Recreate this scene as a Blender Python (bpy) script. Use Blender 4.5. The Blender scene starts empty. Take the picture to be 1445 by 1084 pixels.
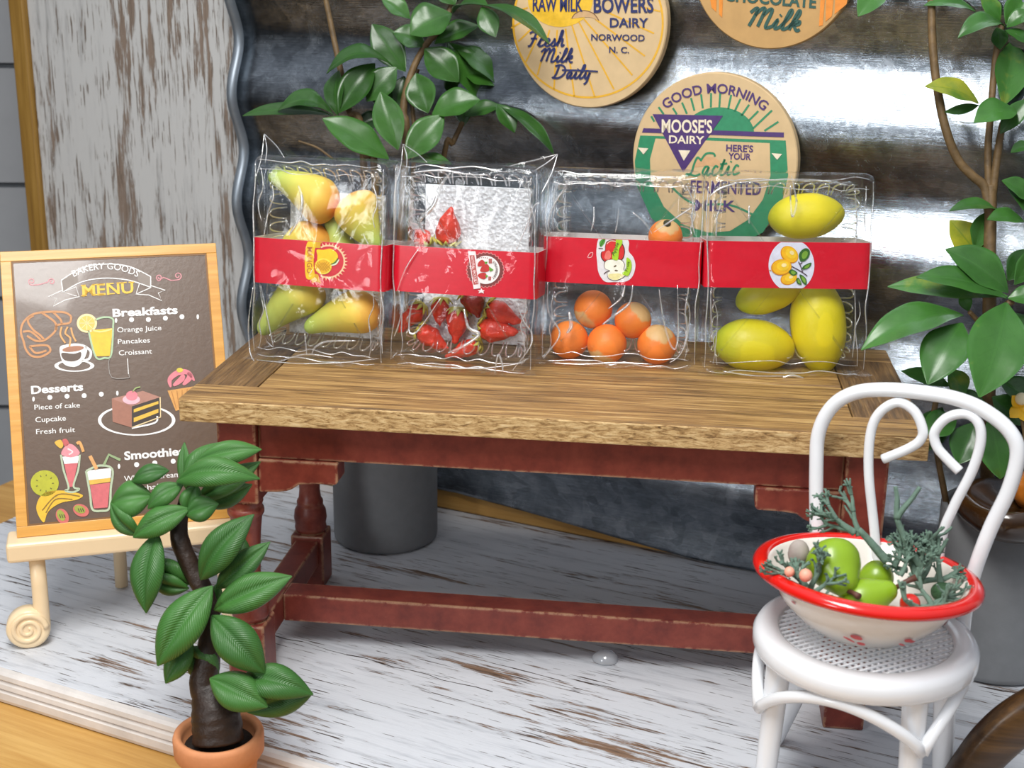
import bpy, math, random
from mathutils import Vector, Matrix, noise
from mathutils.geometry import tessellate_polygon
PI = math.pi
random.seed(7)
scene = bpy.context.scene
COL = scene.collection

# ------------------------------------------------------------------ camera
F_PX, PITCH, ROLL, YAW = 1925.94, 0.2946, 0.0134, -0.1224
CAM = Vector((0.3048, -3.0754, 1.8147))
FW = Vector((math.sin(YAW)*math.cos(PITCH), math.cos(YAW)*math.cos(PITCH), -math.sin(PITCH)))
_r = Vector((math.cos(YAW), -math.sin(YAW), 0)); _u = _r.cross(FW)
RT = _r*math.cos(ROLL) + _u*math.sin(ROLL)
UP = -_r*math.sin(ROLL) + _u*math.cos(ROLL)
cd = bpy.data.cameras.new('camera'); cam = bpy.data.objects.new('camera', cd); COL.objects.link(cam)
cd.sensor_fit = 'HORIZONTAL'; cd.sensor_width = 36.0; cd.lens = F_PX/1445*36
cam.matrix_world = Matrix(((RT.x, UP.x, -FW.x, CAM.x), (RT.y, UP.y, -FW.y, CAM.y), (RT.z, UP.z, -FW.z, CAM.z), (0, 0, 0, 1)))
cd.clip_start = 0.05; cd.clip_end = 60
cd.dof.use_dof = True; cd.dof.focus_distance = 3.55; cd.dof.aperture_fstop = 3.4
scene.camera = cam
scene.view_settings.view_transform = 'Standard'
scene.view_settings.look = 'None'
scene.view_settings.gamma = 1.0
scene.view_settings.use_curve_mapping = False
scene.view_settings.exposure = 0.0
try:
    scene.cycles.transparent_max_bounces = 32
    scene.cycles.max_bounces = 10
    scene.cycles.sample_clamp_indirect = 6.0
except Exception:
    pass

# ------------------------------------------------------------------ world: a pale room
w = bpy.data.worlds.new('room_light'); scene.world = w; w.use_nodes = True
nt = w.node_tree; nt.nodes.clear()
wo = nt.nodes.new('ShaderNodeOutputWorld'); bg = nt.nodes.new('ShaderNodeBackground')
tc = nt.nodes.new('ShaderNodeTexCoord'); sx = nt.nodes.new('ShaderNodeSeparateXYZ'); rp = nt.nodes.new('ShaderNodeValToRGB')
mr = nt.nodes.new('ShaderNodeMapRange'); mr.inputs[1].default_value = -1; mr.inputs[2].default_value = 1
nt.links.new(tc.outputs['Generated'], sx.inputs[0]); nt.links.new(sx.outputs['Z'], mr.inputs[0])
nt.links.new(mr.outputs[0], rp.inputs[0]); nt.links.new(rp.outputs[0], bg.inputs[0]); nt.links.new(bg.outputs[0], wo.inputs[0])
els = rp.color_ramp.elements
els[0].position = 0.0; els[0].color = (0.06, 0.06, 0.06, 1)
els[1].position = 1.0; els[1].color = (0.85, 0.90, 1.0, 1)
for pos, c in ((0.42, (0.088, 0.088, 0.088, 1)), (0.54, (0.30, 0.31, 0.33, 1)), (0.74, (0.46, 0.48, 0.52, 1))):
    e = els.new(pos); e.color = c
# dimming added on the world's left so the metal sheet reflects dark
m1 = nt.nodes.new('ShaderNodeMapRange'); m1.inputs[1].default_value = -0.62; m1.inputs[2].default_value = -0.86; m1.inputs[3].default_value = 1.0; m1.inputs[4].default_value = 0.30
mxw = nt.nodes.new('ShaderNodeMix'); mxw.data_type = 'RGBA'; mxw.blend_type = 'MULTIPLY'; mxw.inputs[0].default_value = 1.0
nt.links.new(sx.outputs['X'], m1.inputs[0]); nt.links.new(rp.outputs[0], mxw.inputs[6]); nt.links.new(m1.outputs[0], mxw.inputs[7]); nt.links.new(mxw.outputs[2], bg.inputs[0])
bg.inputs[1].default_value = 0.84

def area_light(name, loc, target, size, power, color=(1, 1, 1), size_y=None):
    ld = bpy.data.lights.new(name, 'AREA'); ld.energy = power; ld.color = color; ld.size = size
    if size_y: ld.shape = 'RECTANGLE'; ld.size_y = size_y
    o = bpy.data.objects.new(name, ld); COL.objects.link(o); o.location = loc
    o.rotation_euler = (Vector(target)-Vector(loc)).to_track_quat('-Z', 'Y').to_euler()
    return o
area_light('window_daylight', (-2.9, -4.9, 1.9), (0.1, 0.6, 1.0), 1.1, 68, (0.96, 0.98, 1.0), 1.5)
area_light('ceiling_lamp', (-0.45, -2.1, 4.3), (-0.4, -1.3, 0.6), 1.2, 225, (1.0, 0.985, 0.96), 2.6)

# ------------------------------------------------------------------ pixel -> world tracing
def ray(px, py): return FW + RT*((px-722.5)/F_PX) - UP*((py-542.0)/F_PX)
def at_z(px, py, z):
    d = ray(px, py); return CAM + d*((z-CAM.z)/d.z)
def at_plane(px, py, pt, n):
    d = ray(px, py); return CAM + d*((Vector(pt)-CAM).dot(n)/d.dot(n))
def at_depth(px, py, dep): return CAM + ray(px, py)*dep

# ------------------------------------------------------------------ mesh helpers
class MB:
    def __init__(s): s.v = []; s.f = []; s.m = []; s.sm = []; s.at = []; s.mat = 0
    def add(s, verts, faces, smooth=True, attr=None):
        o = len(s.v); s.v += [Vector(p) for p in verts]
        s.at += attr if attr else [(0, 0, 0)]*len(verts)
        for f in faces: s.f.append([i+o for i in f]); s.m.append(s.mat); s.sm.append(smooth)
        return s
    def box(s, a, b):
        x0, y0, z0 = a; x1, y1, z1 = b
        return s.add([(x0,y0,z0),(x1,y0,z0),(x1,y1,z0),(x0,y1,z0),(x0,y0,z1),(x1,y0,z1),(x1,y1,z1),(x0,y1,z1)],
              [(3,2,1,0),(4,5,6,7),(0,1,5,4),(1,2,6,5),(2,3,7,6),(3,0,4,7)], False)
    def loft(s, loops, closed=True, cap0=False, cap1=False, smooth=True, attr=None):
        n = len(loops[0]); vs = [p for l in loops for p in l]; fs = []
        for k in range(len(loops)-1):
            for i in range(n if closed else n-1):
                j = (i+1) % n; fs.append((k*n+i, k*n+j, (k+1)*n+j, (k+1)*n+i))
        if cap0: fs.append(tuple(range(n-1, -1, -1)))
        if cap1: fs.append(tuple((len(loops)-1)*n+i for i in range(n)))
        return s.add(vs, fs, smooth, attr)
    def tube(s, path, r, n=12, caps=True, closed=False, squash=1.0):
        P = [Vector(p) for p in path]; m = len(P); R = r if isinstance(r, (list, tuple)) else [r]*m
        T = []
        for i in range(m):
            a = P[(i-1) % m] if (closed or i) else P[0]; b = P[(i+1) % m] if (closed or i < m-1) else P[-1]
            t = (b-a); T.append(t.normalized() if t.length > 1e-9 else Vector((0, 0, 1)))
        up = Vector((0, 0, 1)) if abs(T[0].z) < 0.9 else Vector((0, 1, 0))
        N = (up - T[0]*up.dot(T[0])).normalized(); loops = []
        for i in range(m):
            N = (N - T[i]*N.dot(T[i])).normalized(); B = T[i].cross(N)
            loops.append([P[i] + (N*math.cos(2*PI*k/n) + B*math.sin(2*PI*k/n)*squash)*R[i] for k in range(n)])
        if closed: loops.append(loops[0])
        return s.loft(loops, True, caps and not closed, caps and not closed)
    def lathe(s, prof, n=32, c=(0, 0, 0), cap0=False, cap1=False, smooth=True):
        c = Vector(c)
        return s.loft([[c+Vector((r*math.cos(2*PI*k/n), r*math.sin(2*PI*k/n), z)) for k in range(n)] for r, z in prof], True, cap0, cap1, smooth)
    def build(s, name, mats, parent=None, world=False, bevel=0, seg=2, subsurf=0, solid=0, M=None):
        vs = s.v
        if M is not None: vs = [M @ p for p in vs]
        if world and parent is not None:
            W = Matrix.Identity(4); q = parent
            while q is not None: W = q.matrix_basis @ W; q = q.parent
            I = W.inverted(); vs = [I @ p for p in vs]
        me = bpy.data.meshes.new(name); me.from_pydata([tuple(p) for p in vs], [], s.f); me.update()
        for m in (mats if isinstance(mats, (list, tuple)) else [mats]): me.materials.append(m)
        me.polygons.foreach_set('material_index', s.m); me.polygons.foreach_set('use_smooth', s.sm)
        if any(a != (0, 0, 0) for a in s.at):
            A = me.attributes.new('leaf', 'FLOAT_VECTOR', 'POINT'); A.data.foreach_set('vector', [c for a in s.at for c in a])
        o = bpy.data.objects.new(name, me); COL.objects.link(o)
        if parent is not None: o.parent = parent
        if bevel:
            b = o.modifiers.new('bevel', 'BEVEL'); b.width = bevel; b.segments = seg; b.limit_method = 'ANGLE'; b.angle_limit = 0.6
        if solid:
            b = o.modifiers.new('solid', 'SOLIDIFY'); b.thickness = solid; b.offset = 0
        if subsurf:
            b = o.modifiers.new('sub', 'SUBSURF'); b.levels = subsurf; b.render_levels = subsurf
        return o

def tag(o, label=None, cat=None, group=None, kind=None):
    if label: o['label'] = label
    if cat: o['category'] = cat
    if group: o['group'] = group
    if kind: o['kind'] = kind
    return o
def thing(name, label, cat, M=None, group=None):
    o = bpy.data.objects.new(name, None); COL.objects.link(o); o.empty_display_size = 0.05
    if M is not None:
        o.matrix_basis = M if isinstance(M, Matrix) else Matrix.Translation(Vector(M))
    return tag(o, label, cat, group)
def frame(o, X, Y, Z):
    return Matrix(((X[0], Y[0], Z[0], o[0]), (X[1], Y[1], Z[1], o[1]), (X[2], Y[2], Z[2], o[2]), (0, 0, 0, 1)))
def crom(pts, n=8, closed=False):
    P = [Vector(p) for p in pts]; m = len(P); out = []
    for i in range(m if closed else m-1):
        if closed: a, b, c, d = P[(i-1) % m], P[i], P[(i+1) % m], P[(i+2) % m]
        else: a, b, c, d = P[max(i-1, 0)], P[i], P[i+1], P[min(i+2, m-1)]
        for k in range(n):
            t = k/n; out.append(0.5*((2*b)+(c-a)*t+(2*a-5*b+4*c-d)*t*t+(3*b-a-3*c+d)*t**3))
    if not closed: out.append(P[-1])
    return out

# ------------------------------------------------------------------ materials
def lin(h):
    h = h.lstrip('#'); o = []
    for i in (0, 2, 4):
        c = int(h[i:i+2], 16)/255; o.append(c/12.92 if c <= 0.04045 else ((c+0.055)/1.055)**2.4)
    return tuple(o)+(1,)
MATS = {}
class NT:
    def __init__(s, name):
        s.mat = bpy.data.materials.new(name); s.mat.use_nodes = True; s.t = s.mat.node_tree; s.t.nodes.clear()
        s.out = s.n('OutputMaterial')
    def n(s, t, **kw):
        x = s.t.nodes.new('ShaderNode'+t)
        for k, v in kw.items():
            if k.startswith('i_'): x.inputs[k[2:].replace('_', ' ')].default_value = v
            else: setattr(x, k, v)
        return x
    def l(s, a, b): s.t.links.new(a, b)
    def coords(s, scale=(1, 1, 1), kind='Object', rot=(0, 0, 0)):
        c = s.n('TexCoord'); m = s.n('Mapping'); m.inputs['Scale'].default_value = scale; m.inputs['Rotation'].default_value = rot
        s.l(c.outputs[kind], m.inputs[0]); return m.outputs[0]
    def noise(s, vec, scale=5, detail=6, rough=0.6, dist=0):
        x = s.n('TexNoise'); x.inputs['Scale'].default_value = scale; x.inputs['Detail'].default_value = detail
        x.inputs['Roughness'].default_value = rough; x.inputs['Distortion'].default_value = dist
        s.l(vec, x.inputs['Vector']); return x.outputs[0]
    def ramp(s, fac, stops):
        r = s.n('ValToRGB'); e = r.color_ramp.elements
        e[0].position, e[1].position = stops[0][0], stops[-1][0]
        c = [x[1] if not isinstance(x[1], str) else lin(x[1]) for x in stops]
        e[0].color, e[1].color = c[0], c[-1]
        for (p_, _), cc in list(zip(stops, c))[1:-1]:
            q = e.new(p_); q.color = cc
        s.l(fac, r.inputs[0]); return r.outputs[0]
    def mix(s, fac, a, b, mode='MIX'):
        m = s.n('Mix', data_type='RGBA', blend_type=mode)
        for v, k in ((fac, 0), (a, 6), (b, 7)):
            if hasattr(v, 'is_linked'): s.l(v, m.inputs[k])
            else: m.inputs[k].default_value = (lin(v) if isinstance(v, str) else v)
        return m.outputs[2]
    def math(s, op, a, b=0.0):
        m = s.n('Math', operation=op)
        for v, k in ((a, 0), (b, 1)):
            if hasattr(v, 'is_linked'): s.l(v, m.inputs[k])
            else: m.inputs[k].default_value = v
        return m.outputs[0]
    def bsdf(s, color, rough=0.5, metal=0.0, bump=None, bstr=0.2, bdist=0.01, spec=0.5, coat=0.0, sub=0.0, trans=0.0, crough=0.05):
        b = s.n('BsdfPrincipled')
        for v, k in ((color, 'Base Color'), (rough, 'Roughness'), (metal, 'Metallic')):
            if hasattr(v, 'is_linked'): s.l(v, b.inputs[k])
            else: b.inputs[k].default_value = (lin(v) if isinstance(v, str) else v)
        b.inputs['Specular IOR Level'].default_value = spec; b.inputs['Coat Weight'].default_value = coat
        b.inputs['Coat Roughness'].default_value = crough
        if sub:
            b.inputs['Subsurface Weight'].default_value = sub; b.inputs['Subsurface Radius'].default_value = (0.03, 0.02, 0.01)
        if trans: b.inputs['Transmission Weight'].default_value = trans
        if bump is not None:
            bp = s.n('Bump'); bp.inputs['Strength'].default_value = bstr; bp.inputs['Distance'].default_value = bdist
            s.l(bump, bp.inputs['Height']); s.l(bp.outputs[0], b.inputs['Normal'])
        s.l(b.outputs[0], s.out.inputs[0]); return b
def plain(name, color, rough=0.5, metal=0.0, var=0.12, nscale=20, bump=0.0, coat=0.0, sub=0.0, spec=0.5):
    if name in MATS: return MATS[name]
    t = NT(name); v = t.coords(); nz = t.noise(v, nscale, 5)
    c = lin(color); d = tuple(max(0, x*(1-var)) for x in c[:3])+(1,); e = tuple(min(1, x*(1+var)) for x in c[:3])+(1,)
    col = t.ramp(nz, [(0.3, d), (0.7, e)])
    t.bsdf(col, rough, metal, nz if bump else None, bump, 0.01, spec, coat, sub)
    MATS[name] = t.mat; return t.mat
def ink(color):
    return plain('ink_'+color.strip('#'), color, 0.42, var=0.10, nscale=60)

def wood(name, stops, axis, scale=1.0, rough=0.55, bump=0.25, fine=1.0):
    t = NT(name); st = [14.0, 14.0, 14.0]; st[axis] = 0.9
    v = t.coords(tuple(x*scale for x in st)); a = t.noise(v, 2.2, 9, 0.68, 0.25)
    st2 = [60.0, 60.0, 60.0]; st2[axis] = 2.2
    b = t.noise(t.coords(tuple(x*scale*fine for x in st2)), 2.0, 6, 0.7)
    c = t.math('ADD', t.math('MULTIPLY', a, 0.6), t.math('MULTIPLY', b, 0.4))
    col = t.ramp(c, stops); t.bsdf(col, rough, 0, b, bump, 0.006)
    return t.mat
OAK = [(0.36, '#4a3419'), (0.44, '#795a33'), (0.51, '#9a7645'), (0.58, '#b8945c'), (0.66, '#d3b685')]
M_top_x = wood('table_wood_long_grain', OAK, 0, 1.9, 0.5, 0.35, 0.7)
M_top_y = wood('table_wood_cross_grain', [(0.33, '#3b2a17'), (0.45, '#5f4528'), (0.55, '#7d5f39'), (0.70, '#a58457')], 1, 1.9, 0.5, 0.35, 0.7)
PINE = [(0.35, '#a9793a'), (0.5, '#c2934d'), (0.65, '#d5aa63')]
M_top_e = NT('table_rough_edge'); _v = M_top_e.coords((16, 40, 75)); _n = M_top_e.noise(_v, 1.6, 7, 0.75, 0.6)
M_top_e.bsdf(M_top_e.ramp(_n, [(0.34, '#5a3f20'), (0.44, '#a17d4b'), (0.54, '#caa873'), (0.68, '#e2c998')]), 0.6, 0, _n, 0.5, 0.006); M_top_e = M_top_e.mat
M_pine = wood('pine_wood', PINE, 0, 0.45, 0.4, 0.12)
M_pine_v = wood('pine_strip_wood', [(0.35, '#7a5826'), (0.5, '#94702f'), (0.65, '#b08a48')], 2, 0.6, 0.5, 0.1)
M_dark_wood = wood('carved_dark_wood', [(0.35, '#2a1a0c'), (0.5, '#46301a'), (0.66, '#6a4c2a')], 0, 0.6, 0.3, 0.15)

def red_paint():
    t = NT('brick_red_worn_paint'); v = t.coords((6, 6, 6)); nz = t.noise(v, 3, 8, 0.65)
    base = t.ramp(nz, [(0.3, '#662820'), (0.5, '#7c3428'), (0.7, '#8a4031')])
    bv = t.n('Bevel', samples=4); bv.inputs['Radius'].default_value = 0.009
    ge = t.n('NewGeometry'); dt = t.n('VectorMath', operation='DOT_PRODUCT')
    t.l(bv.outputs[0], dt.inputs[0]); t.l(ge.outputs['Normal'], dt.inputs[1])
    edge = t.math('SUBTRACT', 1.0, dt.outputs['Value'])
    n2 = t.noise(t.coords((9, 9, 9)), 4, 5, 0.7)
    wear = t.math('MULTIPLY', t.math('MULTIPLY', edge, 60.0), t.math('SUBTRACT', t.math('MULTIPLY', n2, 3.4), 1.45))
    n3 = t.noise(t.coords((4, 30, 30)), 6, 4, 0.6)
    chips = t.math('GREATER_THAN', n3, 0.735)
    cl = t.n('Clamp'); t.l(t.math('ADD', wear, t.math('MULTIPLY', chips, 0.35)), cl.inputs[0])
    col = t.mix(cl.outputs[0], base, '#b08a6a')
    t.bsdf(col, 0.42, 0, nz, 0.12, 0.004); return t.mat
M_red = red_paint()

def distressed(name, axis, white, grey, brown, dark, lo=0.40, cover=0.0):
    """white-washed boards: paint chipped and cracked along the grain"""
    t = NT(name); st = [16.0, 16.0, 16.0]; st[axis] = 1.5
    v = t.coords(tuple(st)); a = t.noise(v, 1.6, 10, 0.72, 0.3)
    st2 = [42.0, 42.0, 42.0]; st2[axis] = 3.0
    b = t.noise(t.coords(tuple(st2)), 1.7, 8, 0.75, 0.2)
    st3 = [3.0, 3.0, 3.0]; st3[axis] = 1.0
    big = t.noise(t.coords(tuple(st3)), 1.1, 4, 0.6, 0.3)
    paint = t.ramp(a, [(0.35, grey), (0.50, white), (0.7, white)])
    s = t.math('ADD', t.math('ADD', t.math('MULTIPLY', a, 0.50), t.math('MULTIPLY', b, 0.34)), t.math('MULTIPLY', big, 0.34))
    m = t.n('MapRange'); m.inputs[1].default_value = lo+0.02; m.inputs[2].default_value = lo-0.008
    t.l(s, m.inputs[0])
    st4 = [130.0, 130.0, 130.0]; st4[axis] = 6.0
    fine = t.noise(t.coords(tuple(st4)), 1.0, 5, 0.6, 0.15); mask = t.noise(t.coords((5, 5, 5)), 1.0, 3, 0.6)
    cr = t.math('ADD', fine, t.math('MULTIPLY', mask, 0.35)); m2 = t.n('MapRange'); m2.inputs[1].default_value = cover+0.012; m2.inputs[2].default_value = cover-0.012; t.l(cr, m2.inputs[0])
    under = t.ramp(b, [(0.34, dark), (0.47, brown), (0.68, brown)])
    col = t.mix(m2.outputs[0], t.mix(m.outputs[0], paint, under), dark)
    h = t.math('ADD', t.math('MULTIPLY', m.outputs[0], -1.0), t.math('MULTIPLY', b, 0.5))
    t.bsdf(col, 0.5, 0, h, 0.45, 0.006); return t.mat
M_floor = distressed('whitewashed_floor_board', 0, '#d0d3d8', '#b2b6bc', '#8a6f5a', '#453a33', 0.522, 0.535)
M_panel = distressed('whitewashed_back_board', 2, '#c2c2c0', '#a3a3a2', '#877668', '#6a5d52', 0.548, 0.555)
M_edge = plain('whitewashed_board_edge', '#d8d2cc', 0.6, var=0.12, nscale=9, bump=0.2)

def metal():
    t = NT('galvanised_metal'); v = t.coords((1, 1, 1))
    vo = t.n('TexVoronoi'); vo.inputs['Scale'].default_value = 13; t.l(t.coords((1, 1, 1.2)), vo.inputs['Vector'])
    nz = t.noise(v, 3.5, 8, 0.7, 0.5); st = t.noise(t.coords((5, 5, 90)), 3, 5, 0.7)
    bl = t.noise(t.coords((1, 1, 1)), 14, 6, 0.75, 0.8)
    k = t.math('ADD', t.math('MULTIPLY', nz, 0.45), t.math('ADD', t.math('MULTIPLY', st, 0.25), t.math('MULTIPLY', bl, 0.3)))
    v2 = t.n('TexVoronoi'); v2.inputs['Scale'].default_value = 24; t.l(t.coords((1, 1, 1.3)), v2.inputs['Vector']); s2 = t.n('SeparateColor'); t.l(v2.outputs['Color'], s2.inputs[0])
    k = t.math('ADD', t.math('MULTIPLY', k, 0.91), t.math('MULTIPLY', s2.outputs[0], 0.09))
    col = t.ramp(k, [(0.36, '#687078'), (0.5, '#949ca4'), (0.66, '#c9d1d9')])
    sp = t.n('SeparateColor'); t.l(vo.outputs['Color'], sp.inputs[0])
    r0 = t.math('ADD', t.math('MULTIPLY', sp.outputs[0], 0.10), t.math('MULTIPLY', bl, 0.16))
    rough = t.math('ADD', r0, 0.09)
    hb = t.math('ADD', t.math('MULTIPLY', st, 0.5), t.math('MULTIPLY', nz, 1.6))
    t.bsdf(col, rough, 1.0, hb, 0.22, 0.012); return t.mat
M_metal = metal()

def film(name, base=0.045, gain=0.5, rough=0.05, tint=(1, 1, 1, 1), bump=0.0, bscale=30, milky=0.0, broken=0):
    t = NT(name); lw = t.n('LayerWeight'); lw.inputs['Blend'].default_value = 0.5
    fac = t.math('ADD', t.math('MULTIPLY', t.math('POWER', lw.outputs['Facing'], 2.5), gain), base)
    if broken: fac = t.math('MULTIPLY', fac, t.math('ADD', t.math('MULTIPLY', t.math('GREATER_THAN', t.noise(t.coords(), broken, 2, 0.5), 0.47), 0.9), 0.25))
    tr = t.n('BsdfTransparent'); tr.inputs[0].default_value = tint
    gl = t.n('BsdfGlossy'); gl.inputs['Roughness'].default_value = rough; gl.inputs[0].default_value = (1, 1, 1, 1)
    if bump:
        bp = t.n('Bump'); bp.inputs['Strength'].default_value = bump; bp.inputs['Distance'].default_value = 0.01
        t.l(t.noise(t.coords(), bscale, 4, 0.6), bp.inputs['Height']); t.l(bp.outputs[0], gl.inputs['Normal'])
    mx = t.n('MixShader'); t.l(fac, mx.inputs[0]); t.l(tr.outputs[0], mx.inputs[1]); t.l(gl.outputs[0], mx.inputs[2])
    sh = mx.outputs[0]
    if milky:
        df = t.n('BsdfDiffuse'); df.inputs[0].default_value = (0.9, 0.92, 0.94, 1); m2 = t.n('MixShader'); m2.inputs[0].default_value = milky
        t.l(sh, m2.inputs[1]); t.l(df.outputs[0], m2.inputs[2]); sh = m2.outputs[0]
    t.l(sh, t.out.inputs[0]); return t.mat
M_film = film('clear_wrap_film', 0.022, 0.34, 0.05, bump=0.3, bscale=16)
M_tray = film('clear_tray_plastic', 0.022, 0.50, 0.07, (0.97, 0.98, 0.985, 1))
M_crease = film('film_crease_highlight', 0.50, 0.40, 0.24, milky=0.10, broken=22)  # whitened, patchily glossy creases: broken highlights put into the material
M_rib = film('clear_tray_rib', 0.30, 0.6, 0.16, milky=0.05)
M_blob = film('clear_glue', 0.10, 0.6, 0.12, (0.85, 0.87, 0.9, 1), milky=0.25)

def leafmat(name, dark, light, rough, rib=True, stripes=0.0, coat=0.0, yellow=None):
    t = NT(name); at = t.n('Attribute', attribute_name='leaf'); sp = t.n('SeparateXYZ'); t.l(at.outputs['Vector'], sp.inputs[0])
    nz = t.noise(t.coords(), 9, 5, 0.6)
    k = t.math('ADD', t.math('MULTIPLY', nz, 0.5), t.math('MULTIPLY', sp.outputs[2], 0.5))
    stops = [(0.2, dark), (0.62 if yellow else 0.75, light)]
    if yellow: stops += [(0.78, yellow)]
    col = t.ramp(k, stops)
    av = t.math('ABSOLUTE', sp.outputs[1])
    wv = t.math('SINE', t.math('MULTIPLY', t.math('SUBTRACT', sp.outputs[0], t.math('MULTIPLY', av, 0.28)), stripes or 40.0))
    if rib:
        rb = t.math('LESS_THAN', av, 0.05); col = t.mix(t.math('MULTIPLY', rb, 0.35), col, light)
        vein = t.math('MULTIPLY', t.math('GREATER_THAN', wv, 0.92), t.math('LESS_THAN', av, 0.55))
        h = t.math('ADD', t.math('MULTIPLY', vein, -1.0), t.math('MULTIPLY', rb, 1.2)); bs = 0.5
    else:
        h = t.math('MULTIPLY', wv, 0.5); bs = 0.30
    t.bsdf(col, rough, 0, h, bs, 0.004, 0.5, coat); return t.mat
M_clay = leafmat('green_clay_leaf', '#2a5523', '#467a35', 0.45, False, 170.0)
M_leafA = leafmat('glossy_green_leaf', '#1a3813', '#3f7029', 0.32, True, 38.0)
M_leafB = leafmat('glossy_deep_green_leaf', '#19371a', '#42762f', 0.30, True, 38.0, yellow='#a7a52c')
M_stem = plain('brown_stem', '#6b5535', 0.6, var=0.35, nscale=30, bump=0.4)
M_trunk = plain('dark_clay_trunk', '#2b1c12', 0.5, var=0.4, nscale=25, bump=0.6)
M_terra = plain('terracotta', '#cf8a5c', 0.7, var=0.08, nscale=30, bump=0.1)
M_soil = plain('dark_soil', '#1a130e', 0.8, var=0.4, nscale=60, bump=0.8)
M_grey = plain('matte_grey_plaster', '#808284', 0.75, var=0.05, nscale=25, bump=0.08)
M_cream = plain('cream_plastic', '#f3d9b0', 0.3, var=0.03, nscale=8, sub=0.0)
M_white = plain('white_enamel_metal', '#e9ebee', 0.16, var=0.02, nscale=10, coat=0.4)
M_siding = plain('grey_painted_siding', '#9c9ea1', 0.6, var=0.04, nscale=6)
M_groove = plain('siding_groove', '#4c5055', 0.7)
# ================================================================== the setting
DA = math.atan2(-0.32, 0.9475)
eL = Vector((math.cos(DA), math.sin(DA), 0)); nB = Vector((-math.sin(DA), math.cos(DA), 0))
DM = frame((-0.462, 1.279, 0), eL, nB, (0, 0, 1))          # display frame: x along the backdrop, y into it
def disp(s, y, z): return DM @ Vector((s, y, z))

b = MB(); b.box((-1.75, -2.3, -0.16), (3.4, 0.35, -0.092)); o = b.build('floor', M_pine, bevel=0.01); o.matrix_basis = DM
tag(o, 'smooth golden pine table surface under the display', 'floor', kind='structure')

WA = Vector((-2.55, 2.75, 0)); wx = Vector((0.985, 0.17, 0)).normalized(); wy = Vector((-wx.y, wx.x, 0))
b = MB(); z = 1.895; y = 0.0; pitch_z = 0.525
rows = [1.90 - pitch_z*k + 0.01 for k in range(-3, 9)]
for z in rows:
    b.mat = 0; prof = [(0.0, z-0.012), (0.0, z-pitch_z+0.012), (0.03, z-pitch_z+0.006)]
    b.box((-2.5, 0, z-pitch_z+0.012), (5.5, 0.05, z-0.012))
    b.mat = 1; b.box((-2.5, 0.02, z-0.012), (5.5, 0.05, z+0.012))
o = b.build('wall_back', [M_siding, M_groove]); o.matrix_basis = frame(WA, wx, wy, (0, 0, 1))
tag(o, 'grey horizontal board siding far behind the display', 'wall', kind='structure')

# display base: one whitewashed board with a moulded front edge
t = thing('display_board', 'whitewashed distressed wooden board that everything stands on', 'board', DM)
b = MB(); b.box((-1.29, -1.505, -0.09), (3.1, 0.053, 0.0)); b.build('board_top', M_floor, t, bevel=0.004)
b = MB()
prof = [(-1.506, 0.0), (-1.520, -0.001), (-1.528, -0.008), (-1.530, -0.020), (-1.524, -0.026), (-1.531, -0.034), (-1.533, -0.046), (-1.526, -0.052), (-1.534, -0.058), (-1.534, -0.078), (-1.530, -0.0885), (-1.506, -0.0885)]
b.loft([[Vector((s, y, z)) for y, z in prof] for s in (-1.29, 3.1)], True, True, True, False); b.build('moulded_edge', M_edge, t)
random.seed(3)
for (s, y, L_) in ((-0.5, -1.02, 1.2), (0.2, -0.62, 1.6), (-1.2, -0.66, 0.9)):
    pts = [(s+L_*k/24, y+0.004*math.sin(k*1.7+s)+random.uniform(-.003, .003), -0.0002) for k in range(25)]
    b = MB()
    for i in range(24):
        a, c = Vector(pts[i]), Vector(pts[i+1]); hw = random.uniform(0.0006, 0.0024)
        b.add([a+Vector((0, -hw, .0006)), c+Vector((0, -hw, .0006)), c+Vector((0, hw, .0006)), a+Vector((0, hw, .0006))], [(0, 1, 2, 3)], False)
    b.build('board_crack', plain('crack_dark', '#3a2f27', 0.8), t)

# back panel with pine strips
t = thing('back_panel', 'tall whitewashed plank panel standing behind the metal sheet', 'panel', DM)
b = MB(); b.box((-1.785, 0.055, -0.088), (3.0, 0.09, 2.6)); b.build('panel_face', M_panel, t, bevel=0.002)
b = MB(); b.box((-1.862, 0.035, -0.088), (-1.787, 0.10, 2.6)); b.build('edge_strip', M_pine_v, t, bevel=0.008)
b = MB(); b.box((-1.28, 0.036, 0.002), (2.9, 0.053, 0.085)); b.build('bottom_strip', M_pine, t, bevel=0.006)

# corrugated sheet
LAM = 0.372; AMP = 0.027; S0, S1 = -0.80, 2.55
def cy(z, s=0): return -AMP*math.cos(2*PI*(max(z, 0.093)-1.395)/LAM)
t = thing('corrugated_sheet', 'galvanised corrugated metal sheet leaning on the back panel', 'metal sheet', DM)
b = MB(); NS, NZ = 40, 230
def zb(s): return max(0.004, 0.075-0.082*max(0, s-0.05)) if s > -0.3 else 0.085
loops = []
for j in range(NZ+1):
    row = []
    for i in range(NS+1):
        s = S0+(S1-S0)*i/NS; z0 = zb(s); z = z0+(2.45-z0)*j/NZ
        wob = 0.004*noise.noise(Vector((s*3, z*4, 1.3)))+0.0025*noise.noise(Vector((s*9, z*9, 4)))
        row.append(Vector((s, cy(z, s)+wob, z)))
    loops.append(row)
b.loft(loops, False); b.build('sheet', M_metal, t, solid=0.006)
b = MB(); b.tube([(S0-0.004, cy(zb(S0)+(2.45-zb(S0))*k/160)-0.004, zb(S0)+(2.45-zb(S0))*k/160) for k in range(161)], 0.02, 10)
b.build('rolled_edge', plain('dull_zinc', '#8f98a1', 0.45, 0.7, var=0.15, nscale=12), t)

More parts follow.
